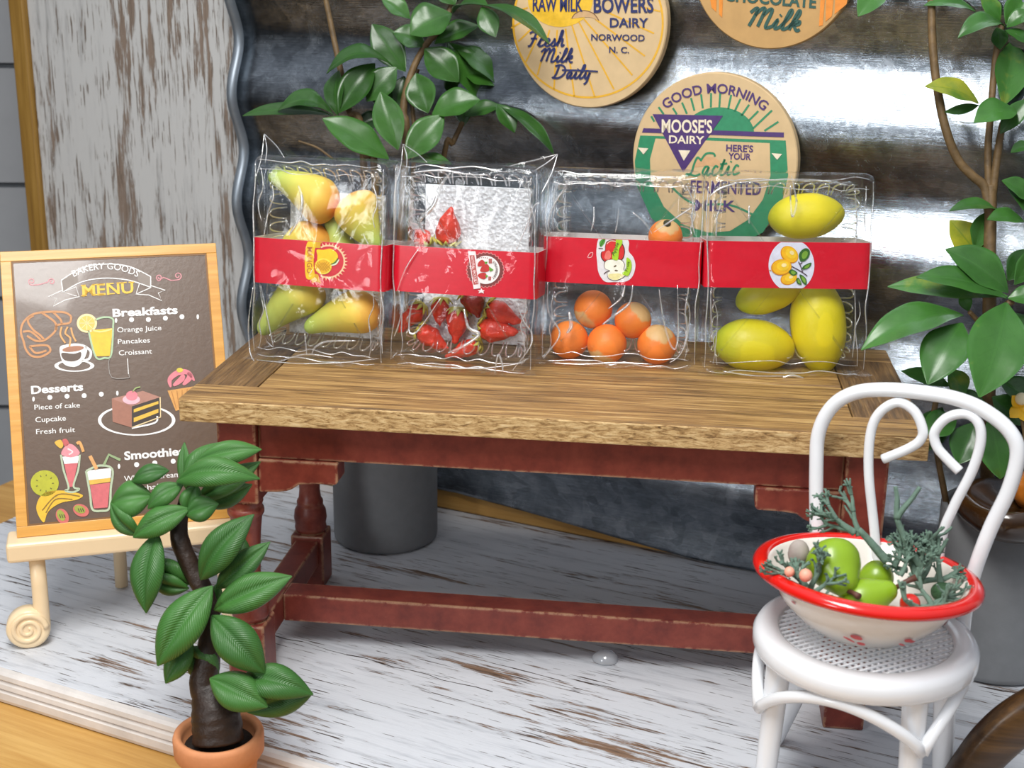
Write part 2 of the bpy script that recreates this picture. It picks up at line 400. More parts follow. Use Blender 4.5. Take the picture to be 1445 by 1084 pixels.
# ================================================================== the console table
H, L, D, T = 0.796, 1.8, 0.766, 0.060
t = thing('console_table', 'long console table with oak plank top and worn brick red base', 'table', (0, 0.39, 0))
TY = -0.39                                      # local y = world y - 0.39
def W2(b): 
    for v in b.v: v.y += TY
    return b
b = MB(); x0, x1 = -L/2, L/2; FR = 0.125; EW = 0.16; g = 0.0025
b.mat = 0
b.box((x0, 0, H-T), (x1, FR, H)); b.box((x0, D-FR, H-T), (x1, D, H))
n = 4; hh = (D-2*FR)/n
for k in range(n): b.box((x0+EW+g, FR+hh*k+g, H-T+0.004), (x1-EW-g, FR+hh*(k+1)-g, H-0.0015*(1+(k % 2))))
b.mat = 1
for xa, xb in ((x0, x0+EW), (x1-EW, x1)): b.box((xa, FR+g, H-T), (xb, D-FR-g, H-0.001))
b.mat = 2; b.box((x0+0.001, -0.0035, H-T+0.001), (x1-0.001, 0.004, H-0.004))
W2(b).build('tabletop', [M_top_x, M_top_y, M_top_e], t, bevel=0.003)
IX, IY, LW = 0.0795, 0.035, 0.100; ZT = H-T; ZA = ZT-0.105
def post(name, cx, cyy, shrink=1.0):
    b = MB(); h = LW/2
    b.box((cx-h, cyy-h, ZT-0.225), (cx+h, cyy+h, ZT))                       # square head
    b.box((cx-h, cyy-h, 0.0), (cx+h, cyy+h, 0.168))                         # square foot
    zt, zb_ = ZT-0.225, 0.168; d = zt-zb_
    prof = [(0.040, zb_-0.002), (0.049, zb_+0.012), (0.046, zb_+0.028), (0.050, zb_+0.045), (0.047, zb_+0.07), (0.038, zb_+0.085), (0.041, zb_+0.098), (0.034, zb_+0.108),
            (0.031, zb_+0.135), (0.034, zb_+d*0.62), (0.037, zb_+d*0.74), (0.041, zt-0.052), (0.047, zt-0.042), (0.048, zt-0.030), (0.041, zt-0.022), (0.046, zt-0.010), (0.044, zt+0.002)]
    b.lathe(prof, 28, (cx, cyy, 0)); W2(b).build('leg', M_red, t, bevel=0.005)
XL, XR, YF, YB = x0+IX+LW/2, x1-IX-LW/2, IY+LW/2, D-IY-LW/2
for cx in (XL, XR):
    for cyy in (YF, YB): post('leg', cx, cyy)
h = LW/2
for yy in (YF, YB):
    b = MB(); ya = yy-0.028; b.box((XL+h, ya, ZA), (XR-h, ya+0.056, ZT)); W2(b).build('apron', M_red, t, bevel=0.003)
for xx in (XL, XR):
    b = MB(); b.box((xx-0.028, YF+h, ZA), (xx+0.028, YB-h, ZT)); W2(b).build('apron', M_red, t, bevel=0.003)
# corner brackets under the long aprons
def bracket(xa, sgn, yy):
    b = MB(); pr = [(0, ZA-0.001), (0.205, ZA-0.001), (0.205, ZA-0.052), (0.197, ZA-0.060), (0.150, ZA-0.060), (0.105, ZA-0.064), (0.085, ZA-0.078), (0.070, ZA-0.084), (0.045, ZA-0.088), (0.0, ZA-0.090)]
    A = [Vector((xa+sgn*u, yy-0.038, v)) for u, v in pr]; B = [Vector((p.x, yy+0.036, p.z)) for p in A]
    if sgn < 0: A, B = A[::-1], B[::-1]
    b.loft([A, B], True, True, True, False); W2(b).build('corner_bracket', M_red, t, bevel=0.004)
for yy in (YF, YB): bracket(XL+h, 1, yy); bracket(XR-h, -1, yy)
ZS0, ZS1 = 0.075, 0.155
for xx in (XL, XR):
    b = MB(); b.box((xx-0.035, YF+h, ZS0), (xx+0.035, YB-h, ZS1)); W2(b).build('side_stretcher', M_red, t, bevel=0.004)
b = MB(); ym = 0.30; b.box((XL+0.035, ym-0.04, ZS0), (XR-0.035, ym+0.04, ZS1)); W2(b).build('long_stretcher', M_red, t, bevel=0.004)

# ================================================================== drawing on flat things
_gl = {}
def text_mesh(s, bold=0.0, shear=0.0):
    k = (s, bold, shear)
    if k in _gl: return _gl[k]
    cu = bpy.data.curves.new('tmp', 'FONT'); cu.body = s; cu.size = 1; cu.resolution_u = 3; cu.offset = bold; cu.shear = shear
    ob = bpy.data.objects.new('tmp', cu); COL.objects.link(ob)
    me = bpy.data.meshes.new_from_object(ob.evaluated_get(bpy.context.evaluated_depsgraph_get()))
    vs = [(v.co.x, v.co.y) for v in me.vertices]; fs = [tuple(p.vertices) for p in me.polygons]
    bpy.data.objects.remove(ob); bpy.data.curves.remove(cu); bpy.data.meshes.remove(me)
    xs = [v[0] for v in vs]; x0 = min(xs); wd = max(xs)-x0
    _gl[k] = ([(x-x0, y) for x, y in vs], fs, wd); return _gl[k]
CAPH = 0.70
class Print:
    """flat inked shapes in source coordinates (y down), laid on a surface by mapf(x, y, lift)"""
    def __init__(s, mapf, step=0.0007): s.mapf = mapf; s.b = MB(); s.mats = []; s.step = step; s.o = (0, 0, 1)
    def _m(s, c):
        m = ink(c) if isinstance(c, str) else c
        if m not in s.mats: s.mats.append(m)
        s.b.mat = s.mats.index(m)
    def raw(s, pts, fs, c, layer): s._m(c); s.b.add([s.mapf(s.o[0]+x/s.o[2], s.o[1]+y/s.o[2], layer*s.step) for x, y in pts], fs, False)
    def poly(s, pts, c, layer=1):
        tr = tessellate_polygon([[Vector((x, y, 0)) for x, y in pts]]); s.raw(pts, [tuple(x) for x in tr], c, layer)
    def blob(s, pts, c, layer=1, n=6): s.poly([(p.x, p.y) for p in crom([(x, y, 0) for x, y in pts], n, True)], c, layer)
    def ell(s, cx, cy_, rx, ry, c, layer=1, rot=0, n=36, a0=0, a1=2*PI):
        cr, sr = math.cos(rot), math.sin(rot); full = abs(a1-a0-2*PI) < 1e-6
        P = [(cx+rx*math.cos(a)*cr-ry*math.sin(a)*sr, cy_+rx*math.cos(a)*sr+ry*math.sin(a)*cr) for a in [a0+(a1-a0)*k/n for k in range(n if full else n+1)]]
        s.poly(P, c, layer)
    def ring(s, cx, cy_, r0, r1, c, layer=1, n=64, a0=0, a1=2*PI, ky=1.0):
        P = []; F = []
        for k in range(n+1):
            a = a0+(a1-a0)*k/n; P += [(cx+r0*math.cos(a), cy_+ky*r0*math.sin(a)), (cx+r1*math.cos(a), cy_+ky*r1*math.sin(a))]
        for k in range(n): F.append((2*k, 2*k+1, 2*k+3, 2*k+2))
        s.raw(P, F, c, layer)
    def stroke(s, pts, wd, c, layer=1, smooth=True, closed=False, n=6, taper=False):
        P = crom([(x, y, 0) for x, y in pts], n, closed) if smooth and len(pts) > 2 else [Vector((x, y, 0)) for x, y in pts]
        m = len(P); V = []; F = []
        for i in range(m):
            a = P[(i-1) % m] if (closed or i) else P[0]; c2 = P[(i+1) % m] if (closed or i < m-1) else P[-1]
            d = (c2-a); d = d.normalized() if d.length > 1e-9 else Vector((1, 0, 0)); q = Vector((-d.y, d.x, 0))
            w_ = wd*(math.sin(PI*(i+0.6)/(m+0.2))**0.6 if taper else 1)/2
            V += [tuple((P[i]+q*w_)[:2]), tuple((P[i]-q*w_)[:2])]
        for i in range(m if closed else m-1):
            j = (i+1) % m; F.append((2*i, 2*i+1, 2*j+1, 2*j))
        s.raw(V, F, c, layer)
    def text(s, string, p0, p1, hgt, c, layer=2, bold=0.0, shear=0.0):
        vs, fs, wd = text_mesh(string, bold, shear); p0 = Vector(p0); p1 = Vector(p1); d = (p1-p0); u = Vector((d.y, -d.x)).normalized()
        s.raw([tuple(p0+d*(x/wd)+u*(y/CAPH*hgt)) for x, y in vs], fs, c, layer)
    def arc(s, string, ctr, R, a0, a1, hgt, c, layer=2, bold=0.0, inside=False):
        """letters along a circle; angles in degrees, clockwise from the right (y down)"""
        vs, fs, wd = text_mesh(string, bold)
        P = []
        for x, y in vs:
            a = math.radians(a0+(a1-a0)*x/wd); r = R+(y/CAPH*hgt)*(-1 if inside else 1)
            P.append((ctr[0]+r*math.cos(a), ctr[1]+r*math.sin(a)))
        s.raw(P, fs, c, layer)
    def build(s, name, parent): return s.b.build(name, s.mats, parent)
# joined hand lettering: strokes in a box one x-height = 0.5, capital = 1 (y up)
SCRIPT = {
 'F': (0.62, [[(.70, .98), (.45, .92), (.18, .95), (.05, .85)], [(.42, .93), (.34, .5), (.22, .05), (.08, .0)], [(.16, .5), (.35, .52), (.52, .50)]]),
 'r': (0.34, [[(0, .05), (.10, .40), (.14, .5), (.2, .42), (.30, .46)], [(.12, .42), (.10, .0), (.34, .08)]]),
 'e': (0.36, [[(0, .1), (.18, .25), (.28, .42), (.18, .5), (.08, .3), (.10, .06), (.22, .0), (.36, .12)]]),
 's': (0.34, [[(0, .05), (.16, .35), (.20, .5), (.26, .22), (.22, .02), (.08, .02)], [(.22, .02), (.34, .1)]]),
 'h': (0.46, [[(0, .1), (.20, .6), (.24, 1.0), (.16, .95), (.08, .0)], [(.10, .2), (.22, .48), (.32, .45), (.30, .1), (.36, .0), (.46, .12)]]),
 'M': (0.86, [[(-.05, .7), (.08, .95), (.16, .85), (.06, .0)], [(.13, .6), (.28, .95), (.40, .92), (.36, .02)], [(.40, .6), (.55, .95), (.66, .9), (.62, .1), (.70, .0), (.86, .12)]]),
 'i': (0.26, [[(0, .12), (.10, .48), (.08, .1), (.14, .0), (.26, .12)], [(.13, .68), (.16, .74)]]),
 'l': (0.28, [[(0, .12), (.20, .7), (.22, 1.0), (.14, .95), (.08, .15), (.14, .0), (.28, .12)]]),
 'k': (0.42, [[(0, .12), (.20, .7), (.22, 1.0), (.14, .95), (.06, .0)], [(.10, .22), (.30, .5), (.32, .34), (.14, .26)], [(.16, .27), (.32, .0), (.42, .08)]]),
 'D': (0.74, [[(.22, .95), (.18, .4), (.10, .02)], [(0, .10), (.10, .0), (.40, .05), (.62, .4), (.54, .82), (.28, 1.0), (.02, .88)]]),
 'a': (0.40, [[(.26, .46), (.12, .48), (.04, .2), (.12, .0), (.26, .42)], [(.27, .46), (.24, .08), (.30, .0), (.40, .12)]]),
 't': (0.28, [[(0, .12), (.14, .85)], [(.14, .85), (.08, .12), (.14, .0), (.28, .12)], [(-.02, .58), (.28, .62)]]),
 'y': (0.42, [[(0, .12), (.08, .48), (.08, .1), (.18, .02), (.28, .46)], [(.29, .48), (.24, -.2), (.12, -.42)]]),
 'L': (0.66, [[(.50, .88), (.36, 1.0), (.28, .7), (.22, .2), (.06, .02), (.04, .12), (.2, .08), (.42, .0), (.62, .10)]]),
 'c': (0.34, [[(.26, .42), (.14, .5), (.05, .22), (.12, .0), (.34, .12)]]),
}
def script(pr, word, p0, p1, hgt, wd, c, layer=2, slant=0.22):
    tot = sum(SCRIPT[ch][0] for ch in word); p0 = Vector(p0); p1 = Vector(p1); d = (p1-p0); u = Vector((d.y, -d.x)).normalized(); x = 0
    for ch in word:
        adv, st = SCRIPT[ch]
        for line in st:
            pr.stroke([tuple(p0+d*((x+px+slant*py*0.8)/tot)+u*(py*hgt)) for px, py in line], wd, c, layer, n=5)
        x += adv
def flatmap(M, y0, bulge=None):
    n = M.to_3x3() @ Vector((0, 1, 0)); p = M @ Vector((0, y0, 0)); I = M.inverted()
    def f(px, py, lift):
        l = I @ at_plane(px, py, p, n); yy = y0-lift
        if bulge: yy = bulge(l.x)-lift
        return Vector((l.x, yy, l.z))
    return f

# ================================================================== menu board on its easel
BX, BY, BZ, BYAW, BLEAN, BW, BH = -1.444, 0.161, 0.319, 0.410, 0.441, 0.593, 0.799
e1 = Vector((math.cos(BYAW), math.sin(BYAW), 0)); en = Vector((-math.sin(BYAW), math.cos(BYAW), 0))
e2 = Vector((0, 0, math.cos(BLEAN))) + en*math.sin(BLEAN)
BM = frame((BX, BY, BZ), e1, e2.cross(e1), e2)
menu = thing('menu_board', 'brown bakery menu board with orange border leaning on the cream easel', 'menu board', BM)
M_board = plain('glossy_brown_menu_card', '#665243', 0.30, var=0.06, nscale=60, bump=0.05, coat=0.35)
M_border = wood('printed_orange_border', [(0.35, '#c98c3c'), (0.5, '#dba04a'), (0.66, '#e8b565')], 0, 0.7, 0.3, 0.05)
b = MB(); b.box((0.004, 0.0, 0.002), (BW-0.004, 0.018, BH-0.002)); b.build('card', M_board, menu, bevel=0.003)
b = MB(); fw_ = 0.029
for a_, c_ in (((0, 0), (BW, fw_)), ((0, BH-fw_), (BW, BH)), ((0, fw_), (fw_, BH-fw_)), ((BW-fw_, fw_), (BW, BH-fw_))):
    b.box((a_[0], -0.003, a_[1]), (c_[0], 0.019, c_[1]))
b.build('border', M_border, menu, bevel=0.0015)
b = MB(); g_ = 0.005
for a_, c_ in (((fw_, fw_), (BW-fw_, fw_+g_)), ((fw_, BH-fw_-g_), (BW-fw_, BH-fw_)), ((fw_, fw_+g_), (fw_+g_, BH-fw_-g_)), ((BW-fw_-g_, fw_+g_), (BW-fw_, BH-fw_-g_))):
    b.box((a_[0], -0.0012, a_[1]), (c_[0], 0.002, c_[1]))
b.build('border_line', plain('dark_orange_line', '#7d5420', 0.45), menu)
pr = Print(flatmap(BM, 0.0), 0.0006)
WH, YE = '#f4f1ec', '#efc02e'
pr.o = (0, 330, 4.336)
# banner
gr = '#85786d'
pr.poly([(375, 285), (470, 225), (480, 300), (385, 358)], gr, 1); pr.poly([(835, 215), (922, 262), (922, 330), (845, 290)], gr, 1)
for P in ([(375, 285), (500, 210), (640, 186), (790, 200), (922, 262)], [(385, 358), (500, 295), (640, 272), (790, 285), (922, 328)]): pr.stroke(P, 6, WH, 2)
for P in ([(375, 285), (385, 358)], [(922, 262), (922, 330)]): pr.stroke(P, 6, WH, 2)
pr.stroke([(385, 345), (295, 385), (348, 398), (326, 443), (400, 405), (485, 385), (465, 325), (385, 358), (470, 382)], 5, WH, 2, smooth=False)
pr.stroke([(855, 300), (832, 370), (910, 375), (990, 410), (968, 362), (1012, 346), (925, 318)], 5, WH, 2, smooth=False); pr.stroke([(832, 370), (922, 330)], 5, WH, 2)
pr.arc('BAKERY GOODS', (645, 625), 408, -118, -61.5, 40, WH, 3, 0.004)
pr.text('MENU', (505, 383), (818, 362), 70, YE, 3, 0.018)
d_ = Vector((313, -21))/313
def mb(fr, top, wd):
    c = Vector((505, 383))+d_*313*fr+Vector((d_.y, -d_.x))*(66 if top else 4); pr.stroke([tuple(c-d_*wd), tuple(c+d_*wd)], 7, YE, 3)
for fr, top, wd in ((.03, 0, 17), (.24, 0, 19), (.03, 1, 15), (.25, 1, 15), (.37, 0, 18), (.37, 1, 18), (.575, 0, 17), (.57, 1, 17), (.74, 1, 16), (.82, 1, 18), (.97, 1, 17)): mb(fr, top, wd)
PK = '#d58d92'
def spiral(cx, cy_, r, a0, turns, sg): return [(cx+r*(1-0.75*k/14)*math.cos(a0+sg*2*PI*turns*k/14), cy_+r*(1-0.75*k/14)*math.sin(a0+sg*2*PI*turns*k/14)) for k in range(15)]
pr.stroke(spiral(195, 292, 22, PI/2, 1.3, 1)[::-1]+[(235, 312), (280, 300)]+spiral(316, 294, 21, PI, 1.3, 1), 6, PK, 2, n=3)
pr.stroke(spiral(975, 268, 20, PI/2, 1.3, 1)[::-1]+[(1000, 268), (1045, 285)]+spiral(1088, 258, 24, PI/2, 1.3, -1), 6, PK, 2, n=3)
# croissant
TN = '#c88a52'
for P in ([(435, 505), (395, 482), (300, 478), (205, 492), (145, 540), (128, 600), (145, 660), (160, 710), (195, 748), (250, 752), (305, 722), (298, 690), (262, 682), (180, 690)],
          [(435, 505), (425, 545), (350, 560), (335, 600), (275, 650), (220, 655), (165, 625)], [(205, 500), (170, 530), (200, 585), (245, 620), (270, 648)],
          [(255, 482), (335, 540), (345, 590)], [(325, 480), (370, 525), (378, 555)], [(140, 600), (190, 600), (250, 650)], [(180, 690), (220, 730), (285, 715)]): pr.stroke(P, 13, TN, 2)
# juice, slice, cup
pr.poly([(548, 590), (690, 578), (672, 748), (582, 750)], '#f0bd22', 2)
pr.stroke([(540, 585), (585, 752), (640, 760), (680, 742), (692, 575), (688, 520), (630, 512), (580, 530)], 11, '#a9c39a', 3)
pr.stroke([(560, 590), (620, 600), (690, 582)], 10, '#f6da7a', 3)
pr.ell(532, 548, 62, 58, '#f1dca0', 3, 0); pr.ell(532, 548, 48, 45, '#e8c052', 4)
for k in range(4): pr.stroke([(532-44*math.cos(k*PI/4), 548-42*math.sin(k*PI/4)), (532+44*math.cos(k*PI/4), 548+42*math.sin(k*PI/4))], 4, '#f1dca0', 5)
pr.ring(455, 808, 98, 122, WH, 2, ky=0.30)
pr.blob([(365, 700), (400, 680), (470, 672), (530, 690), (525, 745), (490, 800), (440, 815), (385, 790)], WH, 3)
pr.ell(447, 705, 66, 17, '#a86f4e', 4, -0.12); pr.blob([(378, 730), (450, 735), (495, 725), (488, 765), (440, 782), (390, 770)], '#5a4536', 4)
pr.stroke([(520, 690), (555, 720), (545, 765), (500, 780)], 15, WH, 3)
for P in ([(378, 570), (370, 620), (400, 670)], [(415, 570), (400, 610), (430, 640), (425, 690)], [(435, 575), (445, 620), (465, 660)]): pr.stroke(P, 11, '#d89d58', 5)
def dots(L, r):
    for k, (x, y) in enumerate(L): pr.ell(x, y, r*(0.5 if k in (0, len(L)-1) and len(L) > 4 else 1), r, WH, 2, n=14)
pr.text('Breakfasts', (690, 508), (1088, 488), 47, WH, 2, 0.032)
dots([(710, 531), (805, 526), (908, 525), (1012, 517), (1113, 508), (1210, 508)], 15)
pr.text('Orange Juice', (718, 604), (988, 590), 31, WH, 2, 0.004); pr.text('Pancakes', (722, 675), (918, 665), 30, WH, 2, 0.004); pr.text('Croissant', (728, 745), (930, 733), 31, WH, 2, 0.004)
pr.text('Desserts', (192, 980), (510, 958), 47, WH, 2, 0.032)
dots([(205, 1012), (305, 1002), (410, 995), (515, 991), (620, 982), (718, 976)], 15)
# cake on plate
pr.o = (0, 560, 2.93)
pr.ring(565, 97, 146, 160, WH, 2, ky=0.40)
pr.poly([(462, 8), (545, 40), (545, 128), (466, 104)], '#a06a54', 3); pr.poly([(462, 8), (545, 40), (664, 2), (590, -24)], '#ad7a68', 3)
pr.poly([(545, 40), (662, 2), (662, 84), (545, 128)], '#33251b', 3); pr.poly([(553, 52), (655, 18), (655, 30), (553, 66)], '#e2b53a', 4); pr.poly([(553, 88), (655, 50), (655, 66), (553, 106)], '#e2b53a', 4)
pr.stroke([(662, 2), (664, 84), (545, 128)], 5, '#e9cf9a', 4, smooth=False)
pr.stroke([(545, 130), (640, 108), (650, 80)], 7, WH, 4)
pr.ell(543, 12, 36, 20, '#efb5bd', 5); pr.ell(545, -4, 24, 20, '#e0808a', 6); pr.stroke([(548, -18), (560, -34), (580, -40)], 5, '#9db06c', 6)
# cupcake
pr.o = (0, 330, 4.336)
for P in ([(1045, 940), (1040, 890), (1090, 850), (1150, 850), (1190, 900)], [(1060, 930), (1110, 890), (1120, 860)], [(1120, 925), (1160, 880), (1150, 850)]): pr.stroke(P, 34, '#dd7f88', 3, taper=True)
pr.poly([(1025, 960), (1180, 935), (1150, 1060), (1075, 1085)], '#d99c4e', 2)
for k in range(4): pr.stroke([(1050+k*32, 965-k*5), (1078+k*18, 1070-k*4)], 5, '#b87a35', 3)
pr.ell(1100, 835, 20, 14, '#d5c23c', 4)
# texts and drinks of the lower part
pr.o = (0, 560, 2.93)
pr.text('Piece of cake', (143, 54), (331, 44), 21, WH, 2, 0.004); pr.text('Cupcake', (147, 106), (273, 98), 21, WH, 2, 0.004); pr.text('Fresh fruit', (150, 155), (311, 146), 21, WH, 2, 0.004)
pr.text('Smoothies', (515, 261), (762, 240), 33, WH, 2, 0.032); dots([(492, 288), (565, 281), (640, 274), (716, 267), (792, 260)], 10.5)
pr.text('Whipped cream', (514, 350), (745, 331), 22, WH, 2, 0.004); pr.text('Milkshake', (518, 394), (690, 378), 22, WH, 2, 0.004)
GG, PI_ = '#b5c3a3', '#d2696c'
pr.poly([(266, 278), (322, 274), (300, 372), (286, 374)], PI_, 3); pr.poly([(258, 248), (328, 244), (322, 274), (266, 278)], WH, 3)
pr.stroke([(252, 240), (262, 300), (284, 375), (270, 388), (300, 395), (328, 382), (304, 370), (324, 300), (330, 240)], 8, GG, 4)
pr.blob([(255, 240), (262, 215), (285, 195), (310, 205), (330, 235), (295, 250)], '#e48f96', 4); pr.stroke([(280, 215), (300, 228), (285, 240)], 6, '#f4d4d4', 5)
pr.blob([(226, 190), (250, 178), (262, 200), (250, 214)], '#dcae3c', 4); pr.blob([(258, 180), (275, 175), (285, 195), (268, 205)], '#c45a58', 4)
pr.stroke([(318, 195), (330, 190), (345, 228)], 12, '#dfa45c', 5)
pr.poly([(372, 365), (455, 355), (445, 458), (388, 462)], PI_, 3); pr.poly([(368, 345), (457, 335), (456, 352), (371, 364)], '#e2b54a', 3); pr.poly([(360, 305), (460, 295), (458, 335), (367, 346)], WH, 3)
pr.stroke([(356, 308), (372, 400), (382, 465), (420, 472), (452, 460), (458, 380), (464, 300), (410, 285), (356, 308)], 9, GG, 4)
pr.stroke([(372, 245), (400, 300)], 15, '#e0a565', 5); pr.stroke([(430, 282), (450, 240), (498, 262)], 11, '#93a878', 5, smooth=False)
pr.ell(185, 358, 58, 54, '#b4b325', 3)
for k in range(9): pr.stroke([(185+30*math.cos(k*0.7), 358+30*math.sin(k*0.7)), (185+38*math.cos(k*0.7), 358+37*math.sin(k*0.7))], 4, '#6d6a1d', 4)
pr.blob([(340, 405), (260, 388), (180, 400), (150, 460), (180, 520), (200, 475), (250, 440), (320, 425)], '#e5b62c', 3)
for P in ([(330, 412), (240, 405), (175, 470)], [(300, 425), (230, 425), (190, 480)]): pr.stroke(P, 5, '#8a6a1c', 4)
for cx, cy_, ro in ((258, 495, 1.1), (335, 470, 0.4)):
    pr.ell(cx, cy_, 34, 25, '#cf6a60', 4, ro); pr.ell(cx-5, cy_-4, 24, 15, '#9aa23c', 5, ro); 
    for k in range(3): pr.stroke([(cx-12+k*9, cy_-8), (cx-6+k*9, cy_+6)], 3, '#3d2b1c', 6)
pr.build('printing', menu)
pr = Print(flatmap(BM, 0.0), 0.0006); pr.o = (0, 330, 4.336)
pr.stroke([(672, 760), (665, 800), (685, 880), (785, 882), (788, 860), (780, 760)], 5, plain('clear_clip_edge', '#9b948d', 0.15, coat=0.5), 6, n=3)
pr.stroke([(780, 765), (786, 860)], 4, WH, 7, n=3); pr.build('clear_clip', menu)

EM = frame((BX, BY, 0), e1, en, (0, 0, 1))
t = thing('menu_easel', 'cream plastic easel with scrolled feet holding the bakery menu', 'easel', EM)
lz = BZ-0.0008
b = MB(); b.box((-0.028, -0.045, lz-0.056), (BW+0.02, 0.06, lz)); b.build('ledge', M_cream, t, bevel=0.010, seg=3)
def scroll_leg(x, sgn):
    b = MB(); r = 0.058; cx = x-sgn*(-0.0)+sgn*(-0.037); cz = r
    b.tube([(x, 0.0, lz-0.05), (x+sgn*0.001, -0.006, lz-0.14), (x+sgn*0.0, -0.012, cz+0.02), (x-sgn*0.001, -0.012, cz)], 0.0215, 14)
    yb = -0.012
    lo = []
    for yy, rr in ((yb+0.024, r-0.008), (yb+0.018, r), (yb-0.018, r), (yb-0.026, r-0.007), (yb-0.024, r-0.016)):
        lo.append([Vector((cx+rr*math.cos(2*PI*k/36), yy, cz+rr*math.sin(2*PI*k/36))) for k in range(36)])
    b.loft(lo, True, True, True)
    sp = [(cx+sgn*rr*math.cos(a), yb-0.022, cz+rr*math.sin(a)) for a, rr in [(2*PI*2.2*k/60, 0.048*(1-k/66)) for k in range(61)]]
    b.tube(sp, [0.009*(1-0.35*k/60) for k in range(61)], 8)
    o = b.build('front_leg', M_cream, t); return o
scroll_leg(0.045, 1); scroll_leg(BW-0.045, -1)
I_ = EM.inverted(); rl = I_ @ at_z(172, 829, 0.0)
b = MB(); b.tube([(rl.x+0.01, 0.33, 0.85), (rl.x, rl.y, 0.006)], 0.020, 10); b.build('rear_leg', M_cream, t)
b = MB()
for x in (0.12, BW-0.12): b.tube([(x, 0.045, lz-0.03), (x, 0.045+0.47*0.62, lz+0.62)], 0.017, 8)
b.tube([(0.12, 0.043+0.25, lz+0.53), (BW-0.12, 0.043+0.25, lz+0.53)], 0.015, 8); b.build('back_frame', M_cream, t)

# ================================================================== milk bottle caps on the metal
def cap(cx, cy_, rpx, label, base):
    P = at_plane(cx, cy_, disp(0, -0.067, 0), nB); dep = (P-CAM).dot(FW); R = rpx*dep/F_PX
    M = frame(P, eL, nB, (0, 0, 1)); t = thing('milk_bottle_cap', label, 'milk cap', M, 'round paper milk bottle caps on the metal sheet')
    b = MB(); lo = []
    for yy, rr in ((0.032, R-0.004), (0.030, R), (0.004, R), (0.0, R-0.003)):
        lo.append([Vector((rr*math.cos(2*PI*k/96), yy, rr*math.sin(2*PI*k/96))) for k in range(96)])
    b.loft(lo, True, True, True, False)
    b.build('disc', base, t); return t, M, R
M_cap = plain('aged_cream_paperboard', '#d6b98c', 0.7, var=0.07, nscale=14)
M_cap2 = plain('tan_paperboard', '#c29a62', 0.7, var=0.09, nscale=14)
NV, PU, GN, DG, OR, YL = '#283064', '#4b2f6e', '#2d8a5f', '#1f5045', '#e58a22', '#e5ae2c'
t, M, R = cap(830, 33, 117.5, 'round cream milk cap with yellow sun rays and navy lettering', M_cap)
pr = Print(flatmap(M, 0.0)); pr.o = (700, 0, 5.558)
pr.ring(722, 178, 578, 594, YL, 1, 96, ky=1.0)
pr.ell(505, 0, 255, 212, '#edbe33', 1)
for P in ([(95, 110), (250, 60)], [(120, 220), (270, 130)], [(175, 325), (300, 205)], [(235, 485), (355, 225)], [(325, 590), (420, 235)], [(455, 705), (480, 235)], [(615, 758), (545, 225)], [(775, 762), (595, 195)], [(925, 700), (650, 170)],
          [(1070, 590), (690, 150)], [(1168, 440), (780, 150)], [(1240, 262), (860, 90)], [(1290, 90), (1000, 20)]): pr.stroke(P, 13, YL, 1)
pr.blob([(595, 145), (620, 110), (690, 80), (770, 105), (808, 160), (750, 138), (680, 135)], '#cda778', 2); pr.stroke([(595, 145), (625, 105), (690, 82), (765, 105), (808, 160)], 6, '#7d5a3a', 3)
pr.text('RAW MILK', (290, 85), (682, 88), 108, NV, 4, 0.022); pr.text('BOWERS', (768, 98), (1238, 95), 118, NV, 4, 0.024)
pr.text('DAIRY', (895, 212), (1195, 214), 72, NV, 4, 0.022); pr.text('NORWOOD', (748, 316), (1168, 322), 50, NV, 4, 0.018); pr.text('N. C.', (888, 412), (1045, 416), 48, NV, 4, 0.018)
script(pr, 'Fresh', (240, 362), (535, 362), 118, 15, NV, 4); script(pr, 'Milk', (345, 482), (600, 490), 105, 15, NV, 4); script(pr, 'Daily', (440, 612), (745, 618), 105, 15, NV, 4)
pr.stroke([(520, 548), (660, 552), (802, 560)], 13, NV, 5); pr.build('printing', t)
t, M, R = cap(1006, 226, 121, 'round milk cap with purple triangle and green rising sun behind the packs', M_cap)
pr = Print(flatmap(M, 0.0)); pr.o = (870, 0, 3.872)
pr.arc('GOOD MORNING', (533, 938), 430, -127.3, -50.8, 52, PU, 3, 0.016)
pr.poly([(560+192*math.cos(a), 728-142*math.sin(a)) for a in [PI*k/30 for k in range(31)]], GN, 1)
for P in ([(190, 635), (207, 665)], [(230, 585), (258, 624)], [(308, 590), (330, 625)], [(358, 560), (385, 622)], [(407, 535), (426, 605)], [(462, 515), (472, 592)], [(517, 508), (516, 587)], [(567, 508), (562, 587)], [(627, 518), (610, 597)], [(678, 540), (645, 610)],
          [(725, 572), (683, 632)], [(775, 607), (720, 662)], [(850, 603), (745, 703)], [(885, 665), (808, 715)]): pr.stroke(P, 11, GN, 1)
pr.poly([(148, 700), (915, 724), (915, 750), (140, 724)], PU, 2)
pr.poly([(130, 740), (500, 752), (925, 768), (938, 960), (900, 1120), (800, 1270), (650, 1350), (500, 1360), (330, 1310), (190, 1190), (105, 1000), (100, 880)], GN, 1)
pr.poly([(214, 757), (500, 768), (838, 782), (842, 960), (800, 1090), (720, 1200), (620, 1262), (500, 1270), (370, 1230), (260, 1130), (188, 985), (184, 870)], M_cap, 2)
pr.poly([(198, 623), (583, 632), (365, 942)], PU, 3); pr.text("MOOSE'S", (248, 722), (524, 726), 70, '#efe2c8', 4, 0.024); pr.text('DAIRY', (288, 781), (480, 786), 42, '#efe2c8', 4, 0.022)
for P in ([(340, 820), (405, 822), (369, 878)], [(118, 806), (176, 810), (149, 843)], [(848, 836), (906, 841), (879, 873)]): pr.poly(P, '#efe2c8', 4)
